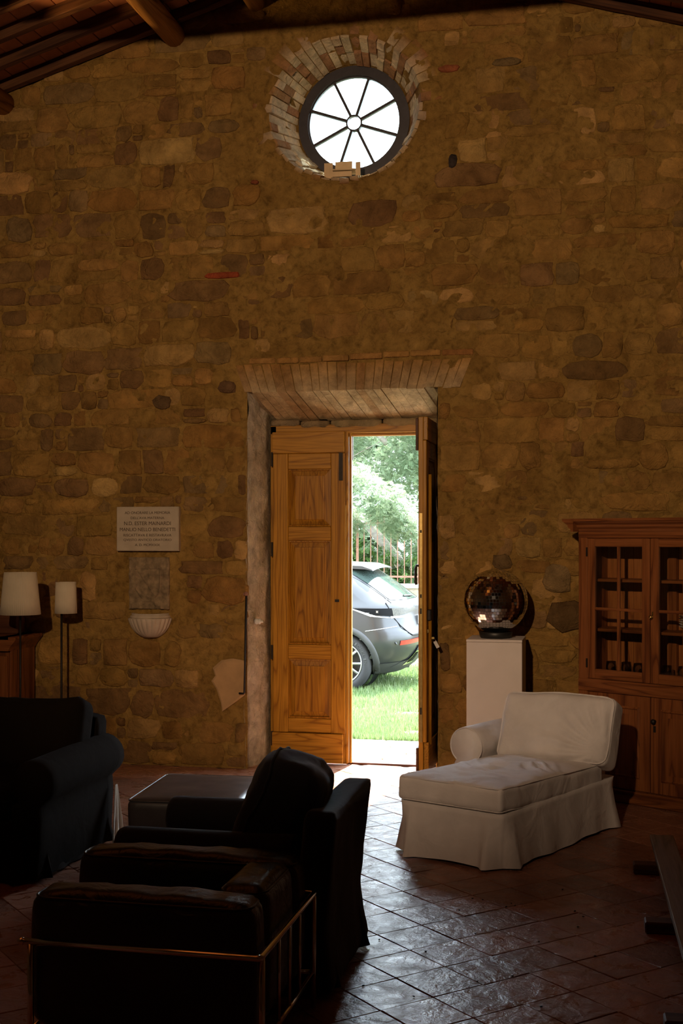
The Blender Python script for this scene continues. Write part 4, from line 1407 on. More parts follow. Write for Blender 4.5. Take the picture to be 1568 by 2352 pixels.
pts = [(-0.470 + 0.112 * math.cos(a), 0.965, 0.456 + 0.112 * math.sin(a)) for a in [R(-60 + 300 * k / 24) for k in range(25)]]
MB().add(tube(pts, 0.0045, 6)).build('piping', M['white_cotton'], am, smooth=True)
MB().add(soft_box(0.66, 0.18, 0.58, 0.05, 14, lambda p, u: p + Vector((0, 0.10 * (p.z + 0.31) / 0.62, 0.01 * fbm(p.x * 4, 1, p.z * 4, 3))), 14), TR(-0.14, 1.45, 0.31)).build('backrest', M['white_cotton'], ch, smooth=True)
def back_fn(p, u):
    k = (1 - u.x ** 4) * (1 - u.z ** 4)
    p.y += u.y * 0.045 * k
    # slumped pillow: top edge dips to the right, creases fan in from the lower right corner
    p.z += 0.004 * (-u.x) * max(0, u.z) + 0.008 * math.sin(u.x * 4 + 1) * max(0, u.z)
    if u.y < 0:
        d = math.hypot(p.x - 0.36, p.z + 0.16)
        an = math.atan2(p.z + 0.16, 0.36 - p.x)
        p.y += 0.011 * math.sin(an * 26 + 3 * ns(p.x * 5, p.z * 5, 1)) * max(0, 1 - abs(d - 0.22) / 0.24)
        p.y += 0.016 * math.sin(9 * (p.z * 1.6 + p.x * 0.9) + 1.2) * (1 - abs(u.x)) * 0.6
    p.y += 0.006 * fbm(p.x * 6, p.z * 6, 3, 4)
    p.x += 0.012 * ns(p.z * 5, p.y * 5, 8)
    p.z += 0.008 * ns(p.x * 5, p.y * 5, 4)
    return p
BW, BD, BH = 0.735, 0.19, 0.435
TB = TR(0.020, 1.265, 0.560, R(-24), R(-1.2), R(2))
bc = MB().add(soft_box(BW, BD, BH, 0.045, 46, back_fn, 40), TB).build('back_cushion', M['white_cotton'], ch, smooth=True)
o_ = rr_outline(BW - 0.014, BH - 0.014, 0.05, 18)
pts = []
for x, z_, a, b in o_:
    p = back_fn(Vector((x, -BD / 2 + 0.018, z_)), Vector((x / BW * 2, -0.85, z_ / BH * 2)))
    pts.append(p)
pts.append(pts[0])
MB().add(tube(pts, 0.0045, 6, False), TB).build('piping', M['white_cotton'], bc, smooth=True)

# ---- black slipcovered armchair facing left
ac = thing('slipcover_armchair', 'black slipcovered armchair with slumped back cushion behind the leather chair', 'armchair', (0.44, -4.085, 0), R(-90))
MB().add(skirt_vf(0.70, 0.82, 0.014, 0.31, 0.03, 4.0)).build('skirt', M['black_cotton'], ac, smooth=True)
MB().add(soft_box(0.50, 0.66, 0.15, 0.04, 16, cushion_fn(0.15, 0.03, 0.008, 5)), TR(0, -0.09, 0.385)).build('seat_cushion', M['black_cotton'], ac, smooth=True)
MB().add(arm_vf(0.72, 0.085, 0.515, 0.03, 0.075, 10, 1), TR(-0.305, -0.42, 0)).build('arm', M['black_cotton'], ac, smooth=True)
MB().add(arm_vf(0.72, 0.085, 0.515, 0.03, 0.075, 10, -1), TR(0.290, -0.42, 0)).build('arm', M['black_cotton'], ac, smooth=True)
def bk_fn(p, u):
    t = (p.z + 0.34) / 0.68
    p.y += 0.03 * t + 0.05 * max(0, 0.35 - t) ** 1.2 * 3
    p.z += 0.035 * max(0, u.z) * (abs(u.x) ** 2 - 0.5)
    p.y += 0.05 * abs(u.x) ** 3 * max(0, t - 0.4)
    p.x *= 1 + 0.13 * max(0, 0.5 - t)
    p.y += 0.006 * fbm(p.x * 5, 2, p.z * 5, 3)
    return p
MB().add(soft_box(0.72, 0.13, 0.68, 0.03, 20, bk_fn, 20), TR(0, 0.36, 0.355)).build('backrest', M['black_cotton'], ac, smooth=True)
def slump(p, u):
    p.y += u.y * 0.06 * (1 - u.x ** 4) * (1 - u.z ** 4)
    p.z += 0.03 * math.sin(p.x * 7 + 1) * max(0, u.z) + 0.010 * math.sin(34 * (p.x * 0.7 + p.y * 0.9)) * max(0, u.z) * (1 - abs(u.x))
    p.y += 0.016 * fbm(p.x * 5, p.z * 5, 2, 4)
    p.z += 0.008 * fbm(p.x * 7, p.y * 7, 5, 3)
    return p
TC = TR(-0.01, 0.185, 0.635, R(-20), R(-4), R(6))
bc2 = MB().add(soft_box(0.58, 0.20, 0.42, 0.05, 26, slump, 22), TC).build('back_cushion', M['black_cotton'], ac, smooth=True)
o_ = rr_outline(0.57, 0.41, 0.05, 16)
pts = [slump(Vector((x, -0.085, z_)), Vector((x / 0.29, -0.9, z_ / 0.21))) for x, z_, a, b in o_]
pts.append(pts[0])
MB().add(tube(pts, 0.005, 6, False), TC).build('piping', M['black_cotton'], bc2, smooth=True)

# ---- dark footstool in front of the armchair
ot = thing('footstool', 'low dark footstool with smooth grey cushion top in front of the sofa', 'footstool', (-0.135, -2.905, 0), R(4))
MB().add(box(-0.26, 0.26, -0.32, 0.32, 0.03, 0.285, 0.012, 2)).build('base', M['grey_vinyl'], ot)
cu = MB().add(soft_box(0.58, 0.70, 0.17, 0.03, 22, cushion_fn(0.17, 0.012, 0.005, 9)), TR(0, 0, 0.372)).build('cushion', M['grey_vinyl'], ot, smooth=True)
MB().add(piping(0.572, 0.692, 0.452, 0.004, 0.035)).build('piping', M['grey_vinyl'], cu, smooth=True)
for sx in (-0.22, 0.22):
    for sy in (-0.28, 0.28):
        MB().add(lathe([(0, 0), (0.018, 0), (0.024, 0.035), (0, 0.035)], 12), TR(sx, sy, 0)).build('leg', M['dark_wood'], ot, smooth=True)

# ---- dark sofa at the left, facing the viewer
sf = thing('dark_sofa', 'dark brown slipcovered sofa with rolled arm at the left edge facing the viewer', 'sofa', (-1.90, -2.76, 0), PI)
MB().add(skirt_vf(1.98, 0.96, 0.014, 0.30, 0.03, 7.0, 40)).build('skirt', M['brown_fabric'], sf, smooth=True)
for k, x in enumerate((-0.42, 0.42)):
    MB().add(soft_box(0.82, 0.74, 0.16, 0.04, 14, cushion_fn(0.16, 0.03, 0.008, 3 + k)), TR(x, 0.09, 0.385)).build('seat_cushion', M['brown_fabric'], sf, smooth=True)
for sx in (-1, 1):
    MB().add(arm_vf(0.94, 0.118, 0.505, 0.03, 0.085, 12, sx, -0.035), Matrix.Translation((sx * 0.945, 0.49, 0)) @ Matrix.Diagonal((1, -1, 1, 1))).build('arm', M['brown_fabric'], sf, smooth=True)
MB().add(soft_box(1.96, 0.18, 0.72, 0.05, 22, lambda p, u: p + Vector((0, -0.05 * (p.z / 0.7) + 0.006 * fbm(p.x * 3, 1, p.z * 3, 3), 0.012 * ns(p.x * 3, 0, 1))), 14), TR(0, -0.40, 0.375)).build('backrest', M['brown_fabric'], sf, smooth=True)
for k, x in enumerate((-0.49, 0.49)):
    MB().add(soft_box(0.97, 0.22, 0.44, 0.07, 22, lambda p, u: p + Vector((0, u.y * 0.05 * (1 - u.x ** 4) * (1 - u.z ** 4) + 0.012 * fbm(p.x * 4, 3, p.z * 4, 4), 0.022 * ns(p.x * 3 + k * 9, 2, 1) + 0.01 * ns(p.x * 9, p.y * 9, 2))), 16), TR(x, -0.20, 0.625, R(16))).build('back_cushion', M['brown_fabric'], sf, smooth=True)

cl = thing('bright_strip_cloth', 'cream cloth added for a bright strip at the rear corner of the dark sofa by the footstool', 'cloth', (-0.868, -2.30, 0.0))  # added cloth, standing for a bright strip on the sofa's skirt
v, f = [], []
for j in range(13):
    t = j / 12
    for i in range(11):
        u = i / 10
        y = -0.02 - (0.03 + 0.15 * (1 - t)) * u
        v.append((0.040 * (1 - t) + 0.030 + 0.010 * math.sin(u * 14 + 2 * t) * (1 - t), y, 0.012 + 0.32 * t))
n_ = len(v)
v += [(x - 0.004, y, z) for x, y, z in v]
for j in range(12):
    for i in range(10):
        a = j * 11 + i
        f.append((a, a + 1, a + 12, a + 11))
        f.append((n_ + a, n_ + a + 11, n_ + a + 12, n_ + a + 1))
MB().add((v, f)).build('drape', M['bright_strip_cloth'], cl, smooth=True)

# ---- black leather club chair with a chrome tube frame, facing left
lc = thing('leather_club_chair', 'black leather cube armchair in a chrome tube frame, nearest the viewer', 'armchair', (0.455, -4.885, 0))
def leather_pad(name, w, d, h, x, y, z, seed, puff=0.018, r=0.045):
    def fn(p, u):
        p.z += u.z * puff * (1 - u.x ** 4) * (1 - u.y ** 4)
        p.x += u.x * puff * 0.6 * (1 - u.z ** 2) * (1 - u.y ** 4)
        p.y += u.y * puff * 0.6 * (1 - u.z ** 2) * (1 - u.x ** 4)
        wv = 0.0025 * math.sin(30 * max(w, d) * (p.x if w > d else p.y) + 6 * ns(p.x * 4, p.y * 4, seed)) * max(0, u.z)
        p.z += wv * (1 - u.x ** 6) * (1 - u.y ** 6) + 0.006 * fbm(p.x * 6, p.y * 6, seed, 4)
        p.y += 0.004 * fbm(p.x * 7, p.z * 7, seed, 3)
        return p
    o = MB().add(soft_box(w, d, h, r, 24, fn, 16), TR(x, y, z)).build(name, M['leather'], lc, smooth=True)
    MB().add(piping(w - 0.018, d - 0.018, h / 2 - 0.012, 0.0045, 0.05), TR(x, y, z)).build('piping', M['leather'], o, smooth=True)
    return o
leather_pad('arm_cushion', 0.765, 0.165, 0.435, -0.020, -0.272, 0.355, 1.0)
leather_pad('arm_cushion', 0.840, 0.165, 0.435, -0.055, 0.272, 0.355, 2.0)
leather_pad('back_cushion', 0.175, 0.375, 0.44, 0.275, 0.0, 0.358, 3.0)
leather_pad('seat_cushion', 0.55, 0.37, 0.14, -0.10, 0.0, 0.345, 4.0)
leather_pad('seat_cushion', 0.55, 0.37, 0.14, -0.10, 0.0, 0.205, 5.0)
tr_ = 0.0115
zt_ = 0.42
def rounded(pts, r=0.03, n=5):
    out = [Vector(pts[0])]
    for i in range(1, len(pts) - 1):
        a, b, c = Vector(pts[i - 1]), Vector(pts[i]), Vector(pts[i + 1])
        p, q = b + (a - b).normalized() * r, b + (c - b).normalized() * r
        for k in range(n + 1):
            t = k / n
            out.append((p * (1 - t) + b * t) * (1 - t) + (b * t * 0 + b * (1 - t) + q * t) * t if False else p * (1 - t) ** 2 + b * 2 * t * (1 - t) + q * t ** 2)
    out.append(Vector(pts[-1]))
    return out
x0, x1, y0, y1 = -0.398, 0.395, -0.368, 0.372
MB().add(tube(rounded([(x0 - 0.02, y0, zt_), (x1, y0, zt_), (x1, y1, zt_), (x0 - 0.02, y1, zt_)], 0.012), tr_, 10)).build('top_rail', M['chrome'], lc, smooth=True)
for (x, y) in ((x0 + 0.01, y0), (x0 + 0.01, y1), (x1, y0 + 0.02), (x1, y1 - 0.02)):
    MB().add(tube([(x, y, 0.0), (x, y, zt_)], tr_ * 0.95, 10)).build('leg', M['chrome'], lc, smooth=True)
MB().add(tube([(x1, y0 + 0.02, 0.13), (x1, y1 - 0.02, 0.13)], tr_ * 0.8, 8)).build('cross_rail', M['chrome'], lc, smooth=True)
for y in (y0, y1):
    MB().add(tube([(x0 + 0.01, y, 0.13), (x1, y + (0.02 if y < 0 else -0.02), 0.13)], tr_ * 0.8, 8)).build('side_rail', M['chrome'], lc, smooth=True)
MB().add(tube([(x0 + 0.01, y0, 0.13), (x0 + 0.01, y1, 0.13)], tr_ * 0.8, 8)).build('front_rail', M['chrome'], lc, smooth=True)
for y in (-0.14, 0.0, 0.14):
    MB().add(tube([(x1, y, 0.13), (x1, y, zt_)], tr_ * 0.55, 8)).build('back_rod', M['chrome'], lc, smooth=True)
for y in (y0, y1):
    MB().add(lathe([(0, -0.014), (0.010, -0.010), (0.015, 0), (0.010, 0.010), (0, 0.014)], 12), TR(x0 - 0.022, y, zt_)).build('end_knob', M['chrome'], lc, smooth=True)

# ---- dark crumbs scattered on the tiles
rc = random.Random(21)
cm_ = MB().add(soft_box(0.011, 0.006, 0.005, 0.0025, 4)).mesh('dark_crumb', True)
cm_.materials.append(M['black_plastic'])
for (x, y) in ((1.28, -3.02), (1.33, -3.03), (1.47, -3.06), (1.49, -3.09), (1.45, -3.12), (1.35, -3.55), (1.17, -3.83), (1.42, -4.14), (0.95, -3.72), (1.77, -3.12), (1.79, -3.36), (1.70, -2.77), (1.63, -3.60), (1.87, -3.74), (1.20, -4.35), (0.99, -4.28), (1.68, -4.35), (1.55, -4.05), (1.81, -3.20), (1.24, -3.22)):
    o = link('dark_crumb', cm_)
    o.location = (x, y, 0.0028)
    o.rotation_euler = (0, 0, rc.uniform(0, 3))
    tag(o, 'tiny dark crumb lying on the terracotta tiles', 'crumb', 'dark crumbs on the tile floor')

# ---- low kneeling bench at the right edge
kb = thing('kneeling_bench', 'low worn wooden kneeling bench at the lower right edge', 'bench', (2.243, -3.40, 0), R(1.84))
MB().add(box(-0.062, 0.062, -1.30, 1.26, 0.122, 0.152, 0.005, 2)).build('plank', M['grey_wood'], kb)
for y in (1.04, 0.06, -1.08):
    MB().add(box(-0.16, 0.16, y - 0.045, y + 0.045, 0.0, 0.052, 0.006)).build('foot', M['dark_wood'], kb)
    MB().add(prism([(-0.045, 0.052), (0.045, 0.052), (0.055, 0.122), (-0.055, 0.122)], y - 0.03, y + 0.03)).build('post', M['dark_wood'], kb)

# ================================================================== OUTSIDE
def ground_z(y):
    t = max(0.0, min(1.0, (y - 1.2) / 5.0))
    return -0.04 - 0.25 * t * t * (3 - 2 * t)
mb = MB()
nx_, ny_ = 60, 80
for j in range(ny_ + 1):
    y = 0.56 + (j / ny_) ** 1.5 * 50
    for i in range(nx_ + 1):
        x = -28 + 48 * i / nx_
        mb.v.append((x, y, ground_z(y) + (0.03 * fbm(x * 0.7, y * 0.7, 1, 3) if y > 1.3 else 0)))
for j in range(ny_):
    for i in range(nx_):
        a = j * (nx_ + 1) + i
        mb.f.append((a, a + 1, a + nx_ + 2, a + nx_ + 1))
gr = mb.build('lawn_ground', M['lawn'], smooth=True, fix=False)
tag(gr, 'sunlit lawn sloping away outside the open door', 'lawn', kind='structure')
# pale paving in front of the door
pv = MB().add(box(-1.6, 1.6, 0.40, 1.70, -0.14, -0.030)).build('paving', M['grout'])
tag(pv, 'pale stone paving outside the threshold', 'paving', kind='structure')
y = 0.47
while y < 1.62:
    x = -1.58 + random.uniform(0, 0.1)
    while x < 1.55:
        w = random.uniform(0.32, 0.5)
        o = MB().add(box(x + 0.006, x + w - 0.006, y + 0.006, y + 0.284, -0.06, -0.018 + random.uniform(-0.004, 0.004), 0.006)).build('paving_slab', M['paving'], pv)
        x += w
    y += 0.29

# grass blades (nobody could count them)
rg = random.Random(5)
gv_, gf, gc = [], [], []
def blade(x, y, h):
    z = ground_z(y) + 0.03 * fbm(x * 0.7, y * 0.7, 1, 3) - 0.005
    a = rg.uniform(0, 2 * PI); ln = rg.uniform(0.1, 0.6) * h
    w = rg.uniform(0.0025, 0.005) * (1 + 0.12 * max(0, y))
    dx, dy = math.cos(a), math.sin(a)
    o = len(gv_)
    gv_.extend([(x - dy * w, y + dx * w, z), (x + dy * w, y - dx * w, z), (x + dx * ln, y + dy * ln, z + h)])
    gf.append((o, o + 1, o + 2))
    c = rg.random()
    gc.extend([(c, c, c)] * 3)
for _ in range(70000):
    y = 1.7 + 8.5 * rg.random() ** 1.35
    xm = 1.93 - (y + 9.03) * 0.216 + (y + 9.03) * 0.0355
    x = xm + rg.uniform(-1, 1) * (0.55 + 0.14 * y)
    if fbm(x * 1.1, y * 1.1, 4, 3) < -0.28 - 0.02 * y: continue
    blade(x, y, rg.uniform(0.03, 0.085) * (1.25 if y > 5.5 else 1.0))
for _ in range(22000):
    y = 2 + 9 * rg.random()
    blade(rg.uniform(-7, 5), y, rg.uniform(0.04, 0.09))
mb = MB(); mb.v, mb.f, mb.c = gv_, gf, gc
go = mb.build('lawn_grass', M['grass'], fix=False)
tag(go, 'short bright green grass growing on the lawn', 'grass', kind='stuff')

# ---- grey car seen from behind its left rear corner
CARZ = -0.30
car = thing('grey_car', 'grey sport utility car parked on the lawn outside the door', 'car', (-1.534, 7.00, CARZ), math.atan2(0.032, -0.999))
car.scale = (1.08, 1.08, 1.08)
# car space: +x forward with the rear axle at x=0, +y left, z up; the left wheel face is at y=0
HW = 0.945
def lerp(tab, z):
    for (a, va), (b, vb) in zip(tab, tab[1:]):
        if z <= b:
            t = (z - a) / (b - a) if b > a else 0
            t = max(0, min(1, t))
            return va + (vb - va) * t
    return tab[-1][1]
XR = [(0.22, -0.60), (0.30, -0.70), (0.42, -0.80), (0.52, -0.86), (0.64, -0.885), (0.74, -0.875), (0.80, -0.825), (0.95, -0.80), (1.03, -0.795), (1.10, -0.765), (1.14, -0.69), (1.30, -0.48), (1.48, -0.22), (1.54, -0.12), (1.585, 0.1), (1.61, 0.5)]
XF = [(0.22, 3.45), (0.45, 3.70), (0.80, 3.66), (0.95, 3.50), (1.02, 2.55), (1.20, 2.15), (1.48, 1.55), (1.585, 1.1), (1.61, 0.8)]
YW = [(0.22, 0.84), (0.35, 0.90), (0.60, 0.945), (0.85, 0.94), (1.03, 0.915), (1.12, 0.865), (1.35, 0.775), (1.50, 0.700), (1.56, 0.62), (1.60, 0.40), (1.61, 0.2)]
EXN = [(0.22, 5.0), (0.75, 5.0), (1.05, 4.6), (1.5, 4.2), (1.61, 3.0)]
YC = -HW + 0.01
def sec(z):
    xr, xf, w, e = lerp(XR, z), lerp(XF, z), lerp(YW, z), lerp(EXN, z)
    return (xr + xf) / 2, (xf - xr) / 2, w, e
def rear_pt(y, z, off=0.0):
    """y measured from the car's centre line, + left"""
    c, a, w, e = sec(z)
    # corners rounded over about 0.35 m regardless of the car's length
    k = min(0.999, abs(y) / w)
    x = c - a + 0.50 * (1 - (1 - k ** 2.8) ** (1 / 2.2))
    return Vector((x - off, YC + y, z))
def side_pt(x, z, off=0.0):
    c, a, w, e = sec(z)
    dr = max(0.0, min(1.0, (x - (c - a)) / 0.50))
    yy = w * max(0.0, 1 - (1 - dr) ** 2.2) ** (1 / 2.8)
    df = max(0.0, min(1.0, ((c + a) - x) / 0.6))
    yy *= max(0.0, 1 - (1 - df) ** 2.4) ** (1 / 3.0)
    return Vector((x, YC + yy + off, z))
zs = [0.22, 0.26, 0.30, 0.36, 0.42, 0.48, 0.54, 0.60, 0.65, 0.70, 0.74, 0.77, 0.80, 0.86, 0.92, 0.98, 1.03, 1.06, 1.10, 1.14, 1.20, 1.28, 1.36, 1.44, 1.50, 1.54, 1.565, 1.585, 1.60, 1.61]
ws = [1, 0.985, 0.95, 0.9, 0.82, 0.7, 0.5, 0.25, 0, -0.25, -0.5, -0.7, -0.82, -0.9, -0.95, -0.985, -1]
mb = MB()
ringn = None
for z in zs:
    c, a, w, e = sec(z)
    ring = []
    for k in ws:                                   # rear from left to right
        ring.append(rear_pt(k * w * 0.999, z))
    xs0 = ring[-1].x; xe = c + a
    npt = 90
    right = []
    for i in range(1, npt):
        x = xs0 + (xe - xs0) * (i / npt) ** 1.4
        p = side_pt(x, z)
        right.append(Vector((x, 2 * YC - p.y, z)))
    left = [Vector((p.x, 2 * YC - p.y, p.z)) for p in right][::-1]
    front = Vector((xe, YC, z))
    ring = ring + right + [front] + left
    ringn = len(ring)
    mb.v += [tuple(p) for p in ring]
for l in range(len(zs) - 1):
    for i in range(ringn):
        j = (i + 1) % ringn
        q = (l * ringn + i, l * ringn + j, (l + 1) * ringn + j, (l + 1) * ringn + i)
        cx_ = sum(mb.v[t][0] for t in q) / 4; cz_ = sum(mb.v[t][2] for t in q) / 4; cy_ = sum(mb.v[t][1] for t in q) / 4
        if abs(cy_ - YC) > 0.6 and (math.hypot(cx_, cz_ - 0.36) < 0.395 or math.hypot(cx_ - 2.74, cz_ - 0.36) < 0.395): continue
        mb.f.append(q)
mb.f.append(tuple(range(ringn)))
mb.f.append(tuple((len(zs) - 1) * ringn + i for i in range(ringn)))
mb.build('body', M['paint'], car, smooth=True)
def patch(fn, corners, off, nu=10, nv=6):
    (a, b, c, d) = corners                        # a-b lower edge, d-c upper edge
    v, f = [], []
    for j in range(nv + 1):
        for i in range(nu + 1):
            u, w = i / nu, j / nv
            s_ = (a[0] * (1 - u) + b[0] * u) * (1 - w) + (d[0] * (1 - u) + c[0] * u) * w
            t_ = (a[1] * (1 - u) + b[1] * u) * (1 - w) + (d[1] * (1 - u) + c[1] * u) * w
            v.append(tuple(fn(s_, t_, off)))
    for j in range(nv):
        for i in range(nu):
            o = j * (nu + 1) + i
            f.append((o, o + 1, o + nu + 2, o + nu + 1))
    return v, f
# rear window, wrapped in the tailgate
MB().add(patch(rear_pt, ((-0.70, 1.13), (0.70, 1.13), (0.63, 1.49), (-0.63, 1.49)), 0.008, 24, 10)).build('rear_window', M['car_glass'], car, smooth=True)
for sg in (1,):
    MB().add(patch(side_pt, ((0.05, 1.10), (2.0, 1.06), (1.45, 1.45), (0.30, 1.45)), 0.006, 20, 8)).build('side_window', M['car_glass'], car, smooth=True)
# spoiler over the window and the roof rail
v, f = [], []
for k in range(17):
    y = -0.60 + 1.20 * k / 16
    e = 1 - 0.10 * (abs(y) / 0.7) ** 3
    for (x, z) in ((-0.34 * e, 1.515), (-0.32 * e, 1.535), (-0.18, 1.575), (0.2, 1.592), (0.2, 1.55), (-0.22, 1.535)):
        v.append((x, YC + y, z - 0.05 * (abs(y) / 0.7) ** 3))
for k in range(16):
    for i in range(6):
        j = (i + 1) % 6
        f.append((k * 6 + i, k * 6 + j, k * 6 + 6 + j, k * 6 + 6 + i))
f += [tuple(range(6)), tuple(96 + i for i in range(6))]
MB().add((v, f)).build('spoiler', M['paint'], car, smooth=False)
MB().add(tube([(-0.02, YC + 0.62, 1.585), (0.02, YC + 0.635, 1.635), (0.5, YC + 0.66, 1.665), (1.1, YC + 0.66, 1.665), (1.45, YC + 0.63, 1.60)], 0.022, 8)).build('roof_rail', M['black_plastic'], car, smooth=True)
# tail light: black side wedge, smoked lens on the tailgate, chrome line below
tl = MB().add(patch(rear_pt, ((0.36, 0.985), (0.80, 0.935), (0.80, 1.035), (0.30, 1.035)), 0.012, 14, 3)).build('tail_light', M['dark_lens'], car, smooth=True)
MB().add(patch(side_pt, ((-0.62, 0.935), (-0.36, 0.965), (-0.12, 1.035), (-0.62, 1.035)), 0.010, 12, 3)).build('side_lens', M['dark_trim'], tl, smooth=True)
MB().add(patch(side_pt, ((-0.60, 0.918), (-0.36, 0.938), (-0.10, 1.030), (-0.10, 1.038)), 0.009, 12, 2)).add(patch(rear_pt, ((0.62, 0.915), (0.83, 0.915), (0.83, 0.937), (0.62, 0.942)), 0.013, 8, 2)).build('chrome_line', M['plate_white'], tl, smooth=True)
MB().add(box(-0.016, 0.016, -0.002, 0.002, -0.004, 0.004), Matrix.Translation(side_pt(-0.44, 0.995, 0.014)) @ Matrix.Rotation(R(45), 4, 'Y')).add(box(-0.016, 0.016, -0.002, 0.002, -0.004, 0.004), Matrix.Translation(side_pt(-0.44, 0.995, 0.014)) @ Matrix.Rotation(R(-45), 4, 'Y')).build('emblem', M['chrome'], tl)
MB().add(patch(rear_pt, ((-0.80, 0.935), (-0.36, 0.985), (-0.30, 1.035), (-0.80, 1.035)), 0.012, 14, 3)).build('tail_light', M['dark_lens'], car, smooth=True)
# panel gaps round the tailgate
def line_on(fn, pts, off, r):
    return tube([fn(a, b, off) for a, b in pts], r, 5)
MB().add(line_on(rear_pt, [(0.80, 1.10), (0.82, 1.03), (0.80, 0.93), (0.73, 0.82), (0.66, 0.73), (0.58, 0.695), (0.4, 0.69), (0.0, 0.69), (-0.5, 0.69)], 0.003, 0.006)).build('tailgate_gap', M['dark_trim'], car)
MB().add(line_on(side_pt, [(-0.58, 1.10), (-0.48, 1.17), (-0.20, 1.35), (0.04, 1.47)], 0.002, 0.004)).build('quarter_gap', M['black_plastic'], car)
MB().add(line_on(side_pt, [(-0.30, 0.76), (-0.40, 0.775), (-0.50, 0.79), (-0.58, 0.803), (-0.66, 0.815)], 0.002, 0.003)).build('bumper_gap', M['plate_white'], car)
# bumper: red reflector, grey lower cladding, exhaust trim
MB().add(patch(rear_pt, ((0.30, 0.615), (0.80, 0.585), (0.80, 0.640), (0.30, 0.665)), 0.010, 12, 2)).build('reflector', M['red_lens'], car, smooth=True)
MB().add(patch(rear_pt, ((-0.55, 0.24), (0.80, 0.24), (0.62, 0.36), (-0.45, 0.54)), 0.012, 24, 5)).add(patch(rear_pt, ((-0.55, 0.42), (0.45, 0.42), (0.40, 0.55), (-0.40, 0.55)), 0.013, 20, 4)).add(patch(side_pt, ((-0.66, 0.235), (-0.36, 0.225), (-0.38, 0.35), (-0.70, 0.37)), 0.010, 8, 4)).build('lower_cladding', M['cladding'], car, smooth=True)
MB().add(patch(rear_pt, ((0.26, 0.33), (0.52, 0.31), (0.42, 0.49), (0.30, 0.50)), 0.022, 6, 5)).build('exhaust_trim', M['chrome'], car, smooth=True)
MB().add(patch(rear_pt, ((0.30, 0.355), (0.475, 0.34), (0.405, 0.465), (0.325, 0.47)), 0.027, 6, 5)).build('exhaust_mouth', M['dark_trim'], car, smooth=True)
MB().add(lathe([(0, 0), (0.022, 0), (0.018, 0.006), (0, 0.008)], 12), Matrix.Translation(rear_pt(0.84, 0.61, 0.004)) @ Matrix.Rotation(R(-60), 4, 'Y')).build('parking_sensor', M['cladding'], car)
pt = rear_pt(0.0, 0.87, 0.01)
pn = thing_plate = MB().add(box(-0.012, 0.0, -0.26, 0.26, -0.055, 0.055, 0.003), Matrix.Translation(pt)).build('number_plate', M['plate_white'], car)
mb = MB()
for k, y in enumerate((0.20, 0.17, 0.125, 0.10, 0.055, 0.03)):
    MB().add(box(-0.0135, -0.0125, y - 0.005, y + 0.005, -0.032 if k % 2 else -0.03, 0.032), Matrix.Translation(pt)).build('plate_mark', M['iron'], pn)
MB().add(tube([rear_pt(-0.10, 1.16, 0.01), rear_pt(0.10, 1.165, 0.03), rear_pt(0.34, 1.17, 0.02)], 0.012, 6)).build('wiper', M['black_plastic'], car)
# wheels with tyre, five twin-spoke rim and arch cladding
def wheel(x, y, out, text=False):
    w = MB().add(lathe([(0.235, -0.11), (0.300, -0.118), (0.342, -0.100), (0.360, -0.07), (0.361, 0.07), (0.342, 0.100), (0.300, 0.118), (0.262, 0.112), (0.235, 0.09)], 56), TR(x, y, 0.360, R(-90) if out > 0 else R(90))).build('wheel', M['tyre'], car, smooth=True)
    mb = MB()
    T = TR(x, y, 0.360, R(-90) if out > 0 else R(90))
    mb.add(lathe([(0.250, 0.108), (0.252, 0.112), (0.238, 0.108), (0.228, 0.085), (0.225, 0.0)], 48), T)
    mb.add(lathe([(0.0, 0.085), (0.055, 0.085), (0.062, 0.07), (0.062, 0.02)], 24), T)
    for k in range(5):
        for dk in (-0.16, 0.16):
            a = k * 2 * PI / 5 + dk + 0.35
            b = k * 2 * PI / 5 + dk * 1.7 + 0.35
            mb.add(tube([(0.05 * math.cos(a), 0.05 * math.sin(a), 0.075), (0.235 * math.cos(b), 0.235 * math.sin(b), 0.092)], 0.018, 6), T)
    mb.build('rim', M['alloy'], w, smooth=True)
    MB().add(lathe([(0.0, 0.0), (0.222, 0.0), (0.222, 0.012), (0.0, 0.012)], 32), T).build('brake_disc', M['iron'], w)
    if text:
        word = "MICHELIN"
        for k, chh in enumerate(word):
            a = R(62) - k * R(8.5)
            # letters stand round the upper right of the sidewall as seen from the left side
            ca, sa = math.cos(a), math.sin(a)
            o = text_mesh(chh, 0.018 if chh == 'I' else 0.034, 0.036, 'tyre_letter', M['cladding'], w, (x - 0.295 * ca, y + 0.121, 0.360 + 0.295 * sa), (0, 0, PI), 0.0015)
            o.rotation_euler = (Matrix.Rotation(PI, 4, 'Z') @ Matrix.Rotation(PI / 2 - a, 4, 'Y')).to_euler()
    return w
wheel(0.0, -0.125, 1, True)
wheel(2.74, -0.125, 1)
wheel(0.0, 2 * YC + 0.125, -1)
wheel(2.74, 2 * YC + 0.125, -1)
for xc in (0.0, 2.74):
    v, f = [], []
    m_ = 40
    for k in range(m_ + 1):
        a = R(-14) + (PI + R(28)) * k / m_
        for r_, o in ((0.385, -0.10), (0.388, 0.014), (0.455, 0.016), (0.462, 0.0)):
            x, z = xc + r_ * math.cos(a), 0.36 + r_ * math.sin(a)
            z = max(0.225, z)
            p = side_pt(x, z, o)
            v.append(tuple(p))
    for k in range(m_):
        for i in range(3):
            f.append((k * 4 + i, k * 4 + i + 1, k * 4 + 5 + i, k * 4 + 4 + i))
    MB().add((v, f)).build('arch_cladding', M['cladding'], car, smooth=True)
    MB().add(lathe([(0.40, -0.36), (0.40, 0.02)], 40), TR(xc, -0.14, 0.36, R(-90))).add(box(xc - 0.4, xc + 0.4, -0.50, -0.48, 0.2, 0.76)).build('wheel_well', M['dark_trim'], car)

